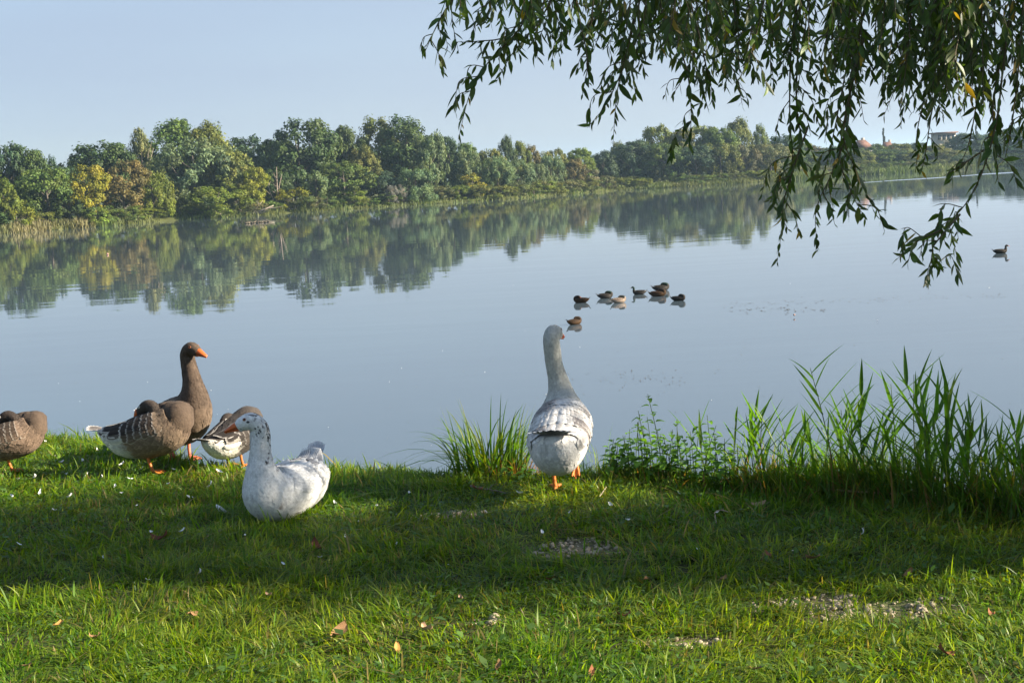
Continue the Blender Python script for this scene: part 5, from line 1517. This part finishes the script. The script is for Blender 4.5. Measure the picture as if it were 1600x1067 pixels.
# ------------------------------------------------------------------ the willow over the bank
WIL = np.random.default_rng(19)
def leaf_unit(k):
    """hanging willow leaf one unit long, pointing down -Z from its stalk"""
    r = np.random.default_rng(600 + k)
    s = np.array([0, 0.08, 0.25, 0.5, 0.75, 1.0]); w = 0.138 * np.array([0.08, 0.45, 0.92, 1.0, 0.62, 0.02]) * r.uniform(0.85, 1.25)
    c = r.normal(0, 0.42); f = 0.25
    mid = np.stack([c * s * s * 0.5, 0.10 * np.sin(s * 3) * r.normal(0.4, 0.8), -s], -1)
    V = np.stack([mid + np.stack([-w, w * f, 0 * s], -1), mid, mid + np.stack([w, w * f, 0 * s], -1)], 1).reshape(-1, 3)
    Q = [(i * 3 + j, i * 3 + j + 1, i * 3 + j + 4, i * 3 + j + 3) for i in range(5) for j in range(2)]
    return V, np.array(Q)
LEAFU = [leaf_unit(k) for k in range(7)]
LEAFC = np.array([(0.045, 0.088, 0.016), (0.060, 0.100, 0.022), (0.040, 0.075, 0.018), (0.085, 0.110, 0.036), (0.070, 0.125, 0.016)])
class Leaves:
    def __init__(s): s.items = []
    def add(s, P, d, L):
        s.items.append((np.array(P, float), norm(np.array(d, float)), L))
def leaf_matrix(P, d, L, r):
    z = -d; x = norm(np.cross(z, norm(r.normal(size=3)))); y = np.cross(z, x)
    return np.stack([x, y, z], 1) * L, P

def strand(g, lv, pts, r, rad=0.0035, gap=0.030, L=0.085, side=True, hang=0.75):
    """a hanging twig with leaves and short side twigs"""
    P = catmull(pts, 6); n = len(P)
    g.add(*tube(P, np.linspace(rad, 0.0010, n), 5), None, np.array([0.085, 0.065, 0.035]))
    seg = np.linalg.norm(np.diff(P, axis=0), axis=1); acc = np.concatenate([[0], np.cumsum(seg)]); tot = acc[-1]
    s = gap * 2; k = 0
    while s < tot:
        p = np.array([np.interp(s, acc, P[:, i]) for i in range(3)])
        q = np.array([np.interp(min(s + 0.02, tot), acc, P[:, i]) for i in range(3)])
        t = norm(q - p + 1e-9)
        a = k * 2.4 + r.normal(0, 0.5)
        ref = norm(np.cross(t, [0.3, 0.9, 0.2])); b = np.cross(t, ref)
        out = ref * math.cos(a) + b * math.sin(a)
        d = norm(t * r.uniform(0.3, 0.9) + out * r.uniform(0.35, 0.9) + np.array([0, 0, -hang * r.uniform(0.15, 1.1)]))
        f = 1.0 - 0.45 * max(0, s / tot - 0.75) / 0.25
        lv.add(p, d, L * r.uniform(0.45, 1.2) * f)
        if side and r.random() < 0.20 and s < tot * 0.85:
            l = r.uniform(0.08, 0.26) * (1.1 - 0.5 * s / tot)
            e = p + norm(out * 0.9 + t * 0.7) * l * 0.5; e2 = e + norm(out * 0.35 + np.array([0, 0, -1])) * l * 0.6
            strand(g, lv, [p, e, e2], r, rad * 0.5, gap * 0.95, L * 0.92, False, hang)
        s += gap * r.uniform(0.6, 1.5); k += 1

def build_willow():
    r = WIL
    tx, ty = 5.6, 5.2
    t = thing('willow_tree', 'willow overhanging the bank from the right, leafy twigs dangling at top right', 'tree', (tx, ty, 0))
    base = np.array([tx, ty, 0.0])
    gb = Geo()
    bz = float(gz(tx, ty)) - 0.1
    tr = catmull([(0, 0, bz), (0.05, 0.02, bz + 1.2), (-0.05, 0.06, bz + 2.6), (-0.35, 0.15, bz + 4.0), (-0.6, 0.1, bz + 5.6)], 5)
    gb.add(*tube(tr, np.linspace(0.27, 0.10, len(tr)) + 0.10 * np.exp(-np.linspace(0, 9, len(tr))), 14))
    gb.build('trunk', M_bark, t, True)
    lv = Leaves(); g = Geo()
    def bough(pts, r0, r1):
        P = catmull(np.array(pts), 6)
        b = Geo(); b.add(*tube(P - base, np.linspace(r0, r1, len(P)), 9)); b.build('bough', M_bark, t, True)
        return P
    top = base + tr[-1]; mid = base + tr[14]
    B1 = bough([mid, (4.2, 5.9, 5.0), (2.9, 6.4, 5.0), (1.4, 6.5, 4.75), (0.2, 6.3, 4.45), (-0.5, 6.1, 4.2)], 0.10, 0.012)
    B2 = bough([mid, (4.6, 6.4, 4.9), (3.6, 7.2, 5.0), (2.5, 7.6, 4.75)], 0.08, 0.012)
    B3 = bough([top, (4.4, 4.6, 6.6), (3.6, 4.0, 6.2)], 0.08, 0.02)
    B4 = bough([top, (5.6, 5.6, 7.6), (6.3, 5.9, 8.2)], 0.08, 0.02)
    B5 = bough([top, (6.6, 5.4, 7.0), (8.0, 5.5, 7.0), (9.6, 5.4, 6.4)], 0.08, 0.02)
    # the strands seen in the picture: pixel path, distance
    S = [([(742, -40), (700, 10), (678, 50), (664, 82)], 6.3), ([(800, -40), (752, 20), (735, 60)], 6.2), ([(850, -50), (815, 40), (765, 95), (735, 145), (716, 218)], 6.1),
         ([(835, -40), (800, 50), (745, 65), (712, 66)], 6.15), ([(880, -40), (845, 30), (800, 85), (775, 130)], 6.3), ([(815, -40), (778, 0), (765, 40)], 6.6), ([(850, -40), (868, 15), (862, 62)], 6.0),
         ([(890, -60), (905, 30), (918, 95), (910, 148)], 6.0), ([(880, -30), (892, 30), (876, 80)], 6.4), ([(940, -30), (930, 30), (905, 70)], 6.6),
         ([(1040, -40), (1000, 50), (968, 120), (946, 165), (918, 200)], 6.1), ([(1010, -40), (985, 60), (965, 140), (958, 222)], 6.0), ([(1030, -30), (995, 80), (978, 130)], 6.5),
         ([(1050, -30), (1060, 60), (1075, 120), (1080, 180), (1076, 236)], 6.2), ([(1085, -40), (1090, 60), (1068, 120), (1050, 150)], 6.4), ([(1070, -30), (1098, 80), (1105, 130), (1090, 175)], 6.2),
         ([(1130, -40), (1125, 60), (1150, 120), (1160, 165)], 6.6), ([(1110, -40), (1120, 60), (1118, 120)], 6.9), ([(1160, -40), (1175, 50), (1165, 110)], 6.5),
         ([(1250, -50), (1236, 80), (1234, 180), (1238, 260), (1226, 330), (1214, 412)], 6.4), ([(1252, -20), (1244, 150), (1250, 230), (1215, 300), (1196, 316)], 6.5), ([(1262, 200), (1240, 262), (1222, 330), (1232, 360)], 6.3),
         ([(1360, -40), (1332, 120), (1322, 210), (1300, 270), (1275, 330), (1278, 394)], 6.2), ([(1345, -20), (1318, 130), (1300, 220), (1280, 300)], 6.7), ([(1350, 60), (1318, 200), (1335, 260), (1352, 300), (1374, 332)], 6.1), ([(1330, 150), (1312, 240), (1330, 300), (1352, 342)], 6.4),
         ([(1390, -30), (1400, 60), (1416, 120), (1408, 196)], 6.5), ([(1420, -30), (1430, 70), (1420, 150), (1405, 180)], 6.8),
         ([(1480, -40), (1472, 90), (1455, 180), (1446, 240), (1440, 268)], 6.3), ([(1465, -20), (1450, 120), (1434, 200), (1430, 240)], 6.7),
         ([(1585, -40), (1568, 100), (1555, 200), (1530, 280), (1495, 335), (1442, 370), (1398, 408)], 5.9), ([(1500, 335), (1470, 370), (1457, 392), (1470, 420)], 5.9), ([(1470, 360), (1430, 380), (1418, 412)], 5.95), ([(1545, 230), (1500, 260), (1475, 275)], 6.0),
         ([(1570, 60), (1552, 160), (1555, 230), (1560, 285)], 6.0), ([(1545, 20), (1530, 130), (1515, 220), (1496, 265)], 6.3), ([(1600, -20), (1590, 120), (1580, 200), (1570, 250)], 6.1), ([(1620, -20), (1612, 150), (1596, 230)], 6.3), ([(1640, -20), (1630, 180), (1618, 290)], 6.2),
         ([(1520, -40), (1525, 60), (1515, 130), (1500, 180)], 6.9)]
    for path, D in S:
        pts = []
        for k, (px, py) in enumerate(path):
            p = at_depth(px, py, D + 0.12 * math.sin(px * 0.05 + k)); pts.append(np.array(p) - base)
        g = Geo(); strand(g, lv, pts, r, 0.005, 0.022, 0.080); g.build('twig', M_leaftwig, t, True)
    # fuller foliage along the top, thicker to the right
    for k in range(114):
        px = 690 + (1700 - 690) * r.random() ** 0.62
        low = np.interp(px, [690, 850, 1000, 1200, 1300, 1400, 1600, 1700], [30, 55, 85, 120, 165, 150, 205, 215]) * r.uniform(0.45, 1.12)
        D = r.uniform(5.5, 7.0); dx = r.normal(-12, 26)
        p0 = at_depth(px, -70 - r.uniform(0, 60), D); p1 = at_depth(px + dx * 0.6, low * 0.45, D); p2 = at_depth(px + dx, low, D + r.normal(0, 0.1))
        g = Geo(); strand(g, lv, [np.array(p0) - base, np.array(p1) - base, np.array(p2) - base], r, 0.0045, 0.021, 0.078); g.build('twig', M_leaftwig, t, True)
    # unseen rest of the crown: leaf clumps shaped to shade lawn and geese
    gc = Geo(); n = SHADE_CROWN_N
    cen = CROWN
    P = []
    for k in range(n):
        cx, cy, cz, sx, sy, sz = cen[r.integers(0, len(cen))]
        d = norm(r.normal(size=3)) * r.random() ** 0.4
        P.append((cx + d[0] * sx, cy + d[1] * sy, cz + d[2] * sz))
    P = np.array(P)
    wts = np.array([WEIGHT[min(k, len(WEIGHT) - 1)] for k in range(len(cen))]); hub = []
    for c, q in zip(cen, wts):
        for j in range(int(q)):
            d = norm(r.normal(size=3)) * r.random() ** 0.4; hub.append((c[0] + d[0] * c[3], c[1] + d[1] * c[4], c[2] + d[2] * c[5]))
    hub = np.array(hub); P = hub[r.integers(0, len(hub), n)] + norm(r.normal(size=(n, 3))) * (r.random((n, 1)) ** 0.5) * np.array([0.30, 0.26, 0.42])
    V0, Q0 = [], []
    for p in P:
        m = r.integers(3, 6)
        for j in range(m):
            lv_P = p + r.normal(0, 0.10, 3)
            d = norm(np.array([r.normal(0, 0.45), r.normal(0, 0.45), -1.0]))
            M, o = leaf_matrix(lv_P - base, d, r.uniform(0.09, 0.13), r)
            V, Q = LEAFU[r.integers(0, 7)]
            V = V[[1, 6, 10, 8, 16]]; Q = None
            gc.add((V @ M.T + o), None, [(0, 1, 2), (0, 2, 3), (1, 4, 2), (2, 4, 3)], LEAFC[r.integers(0, 5)] * r.uniform(0.7, 1.3))
    o = gc.build('crown', M_leaf, t); o['kind'] = 'stuff'
    # leaves: the nearest 300 in view as objects, the rest in one mesh
    items = []
    for P, d, L in lv.items:
        M, o = leaf_matrix(P, d, L, r)
        w = o + base - np.array(CAM)
        v = CROT.transposed() @ Vector(w)
        sx = 800 + FPX * v.x / -v.z; sy = 533 - FPX * v.y / -v.z
        seen = -10 < sx < 1610 and -10 < sy < 1067
        span = (CROT.transposed() @ Vector(M[:, 2])).xy.length * FPX / -v.z if seen else 0
        items.append((span, M, o, r.integers(0, 7), LEAFC[r.integers(0, 5)] * r.uniform(0.7, 1.35) if r.random() > 0.02 else np.array([0.30, 0.20, 0.03])))
    items.sort(key=lambda q: -q[0])
    meshes = {}
    gl = Geo()
    for k, (span, M, o, kind, c) in enumerate(items):
        V, Q = LEAFU[kind]
        if k < 300:
            ci = int(np.argmin(np.abs(LEAFC - c).sum(1))) if c[0] < 0.2 else 9
            key = (int(kind), ci)
            if key not in meshes: meshes[key] = mk_mesh('leaf', V, Q, None, np.tile(LEAFC[ci] if ci < 9 else c, (len(V), 1)), True, (M_leaf,))
            lo = link('leaf', meshes[key], t)
            lo.matrix_local = Matrix([[*M[0], o[0]], [*M[1], o[1]], [*M[2], o[2]], [0, 0, 0, 1]])
        else:
            gl.add(V @ M.T + o, Q, None, c)
    o = gl.build('foliage', M_leaf, t, True); o['kind'] = 'stuff'
    print('willow leaves in strands', len(items))
M_leaftwig = plain_mat('young_bark', (1, 1, 1), 0.7, 0.3, 0.3, 60.0, 0.3, use_col=True)
# unseen willow masses placed for the shade they cast: centre and half sizes
CROWN = [(8.0, 5.75, 4.0, 1.3, 0.6, 0.6), (8.2, 5.6, 4.8, 1.4, 0.7, 0.65), (8.0, 5.45, 5.7, 1.4, 0.8, 0.7), (8.0, 5.3, 6.6, 1.4, 0.8, 0.7), (7.9, 5.1, 7.5, 1.3, 0.8, 0.7),
         (8.2, 6.75, 5.8, 1.2, 0.35, 0.45), (8.0, 6.05, 6.3, 1.2, 0.55, 0.55), (9.6, 5.3, 5.6, 1.2, 0.8, 0.8), (9.6, 5.2, 6.7, 1.2, 0.8, 0.8), (6.2, 5.6, 6.6, 1.2, 0.6, 0.7), (6.6, 5.6, 5.3, 1.0, 0.6, 0.8), (9.2, 5.5, 4.6, 1.2, 0.6, 0.7),
         (8.3, 4.7, 4.5, 1.6, 0.5, 0.7), (8.3, 4.3, 5.6, 1.6, 0.5, 0.9), (8.3, 4.0, 6.8, 1.6, 0.5, 0.9), (6.9, 4.75, 4.6, 0.6, 0.5, 0.5), (10.2, 4.6, 6.2, 0.7, 0.5, 0.6), (8.6, 4.55, 7.4, 0.5, 0.5, 0.4)]
WEIGHT = [18, 18, 20, 22, 20, 16, 22, 18, 18, 16, 16, 12, 4, 2, 0, 8, 7, 6]
SHADE_CROWN_N = 4400
build_willow()

# ------------------------------------------------------------------ specks drifting on the lake
def drift():
    r = np.random.default_rng(41)
    g = Geo()
    def speck(px, py, s, c):
        p = on_plane(px, py, 0.004)
        a = r.uniform(0, 6.28); q = np.arange(6) * 2 * math.pi / 6
        V = np.stack([p.x + s * np.cos(q + a), p.y + s * 1.6 * np.sin(q + a), np.full(6, 0.006 + r.uniform(0, 0.006))], -1)
        g.add(np.vstack([V, [p.x, p.y, 0.012]]), None, [(i, (i + 1) % 6, 6) for i in range(6)], np.array(c))
    dark = (0.06, 0.05, 0.035); pale = (0.55, 0.55, 0.52)
    for k in range(110):
        px = r.uniform(1130, 1570); speck(px, np.interp(px, [1130, 1570], [476, 462]) + r.normal(0, 2.2), r.uniform(0.008, 0.02), dark)
    for k in range(50): speck(r.uniform(1140, 1290), r.normal(484, 2.5), r.uniform(0.012, 0.03), dark)
    for k in range(60): speck(r.normal(1000, 45), r.normal(592, 9), r.uniform(0.006, 0.014), dark)
    for k in range(150):
        y = r.uniform(440, 700); speck(r.uniform(0, 1600), y, r.uniform(0.006, 0.012) * (600 - 280) / (y - 270), dark if r.random() < 0.85 else pale)
    tag(g.build('floating_specks', M_dry), 'dark specks of plant litter drifting on the water', 'litter', kind='stuff')
    for px, py, s, lb in ((168, 398, 0.07, 'pale reddish float on the water before the left grove'), (99, 462, 0.05, 'white feather on the water left of the grove reflection'), (1371, 501, 0.028, 'white feather drifting right of the duck group'), (1241, 495, 0.022, 'white speck drifting below the floating litter line'), (1590, 258, 0.35, 'white water bird far away at the right edge')):
        p = on_plane(px, py, 0.01)
        if 'bird' in lb:
            t = thing('water_bird', lb, 'bird', (p.x, p.y, 0.0), 2.8)
            V, Q, T, _, _ = Loft([(-0.5, 0, 0.25, 0.04, 0.03, 0.03), (-0.2, 0, 0.2, 0.2, 0.16, 0.2), (0.15, 0, 0.18, 0.2, 0.16, 0.2), (0.35, 0, 0.26, 0.1, 0.1, 0.12), (0.40, 0, 0.5, 0.05, 0.05, 0.05), (0.42, 0, 0.72, 0.055, 0.05, 0.05), (0.55, 0, 0.74, 0.04, 0.035, 0.035)], 4, 12).verts()
            obj('body', V, Q, T, mat=M_down, parent=t, smooth=True)
            V, Q, T, _, _ = Loft([(0.55, 0, 0.74, 0.03, 0.025, 0.025), (0.68, 0, 0.71, 0.012, 0.01, 0.01)], 3, 8).verts(); obj('bill', V, Q, T, mat=M_bill, parent=t, smooth=True)
        elif 'float' in lb:
            V, Q = ball(np.array([0, 0, 0.05]), (s, s, s * 0.9)); o = obj('float', V, Q, mat=plain_mat('float_paint', (0.35, 0.2, 0.17), 0.5, 0.4, 0.1), smooth=True); o.location = (p.x, p.y, 0); tag(o, lb, 'float')
        else:
            o = link('feather', DOWN[1], None, (p.x, p.y, 0.015), (0, 0, r.uniform(0, 6)), (s * 1.6,) * 3); tag(o, lb, 'feather', 'feathers drifting on the lake')
    # small resting birds at the dark gap on the far shore
    for k in range(9):
        p = on_plane(385 + k * 4.2, 350 - k * 0.3 + r.normal(0, 0.4), 0.0)
        V, Q, T, _, _ = Loft([(-0.2, 0, 0.1, 0.02, 0.02, 0.02), (-0.1, 0, 0.09, 0.10, 0.08, 0.09), (0.08, 0, 0.09, 0.10, 0.08, 0.09), (0.16, 0, 0.16, 0.05, 0.05, 0.05), (0.19, 0, 0.24, 0.04, 0.04, 0.04), (0.25, 0, 0.24, 0.02, 0.02, 0.02)], 3, 10).verts()
        o = obj('duck', V, Q, T, mat=M_far_duck, smooth=True); o.location = (p.x, p.y, 0); o.rotation_euler = (0, 0, r.uniform(0, 6.28)); tag(o, 'tiny duck in the distant row on the water before the fallen tree', 'duck', 'distant row of ducks')
M_far_duck = plain_mat('far_duck_plumage', (0.12, 0.10, 0.07), 0.8, 0.2, 0.2)
drift()

# the long bright wake on the far right water: a low swell
def wake():
    P = [on_plane(px, py, 0.0) for px, py in ((1300, 289), (1350, 285.5), (1400, 282), (1450, 279), (1500, 275.5), (1545, 272), (1580, 270))]
    P = catmull([(p.x, p.y, 0) for p in P], 6)
    T = norm(np.gradient(P, axis=0)); B = np.stack([-T[:, 1], T[:, 0], 0 * T[:, 0]], -1)
    prof = [(-1.8, -0.01), (-1.0, 0.03), (-0.4, 0.08), (0.2, 0.10), (0.8, 0.05), (1.8, -0.01)]
    n = len(prof); k = np.linspace(0.35, 1, len(P))
    V = np.array([[p + b * w + np.array([0, 0, h * q]) for w, h in prof] for p, b, q in zip(P, B, k)]).reshape(-1, 3)
    Q = [(i * n + j, (i + 1) * n + j, (i + 1) * n + j + 1, i * n + j + 1) for i in range(len(P) - 1) for j in range(n - 1)]
    tag(obj('wake', V, Q, mat=M_water, smooth=True), kind='structure')
wake()
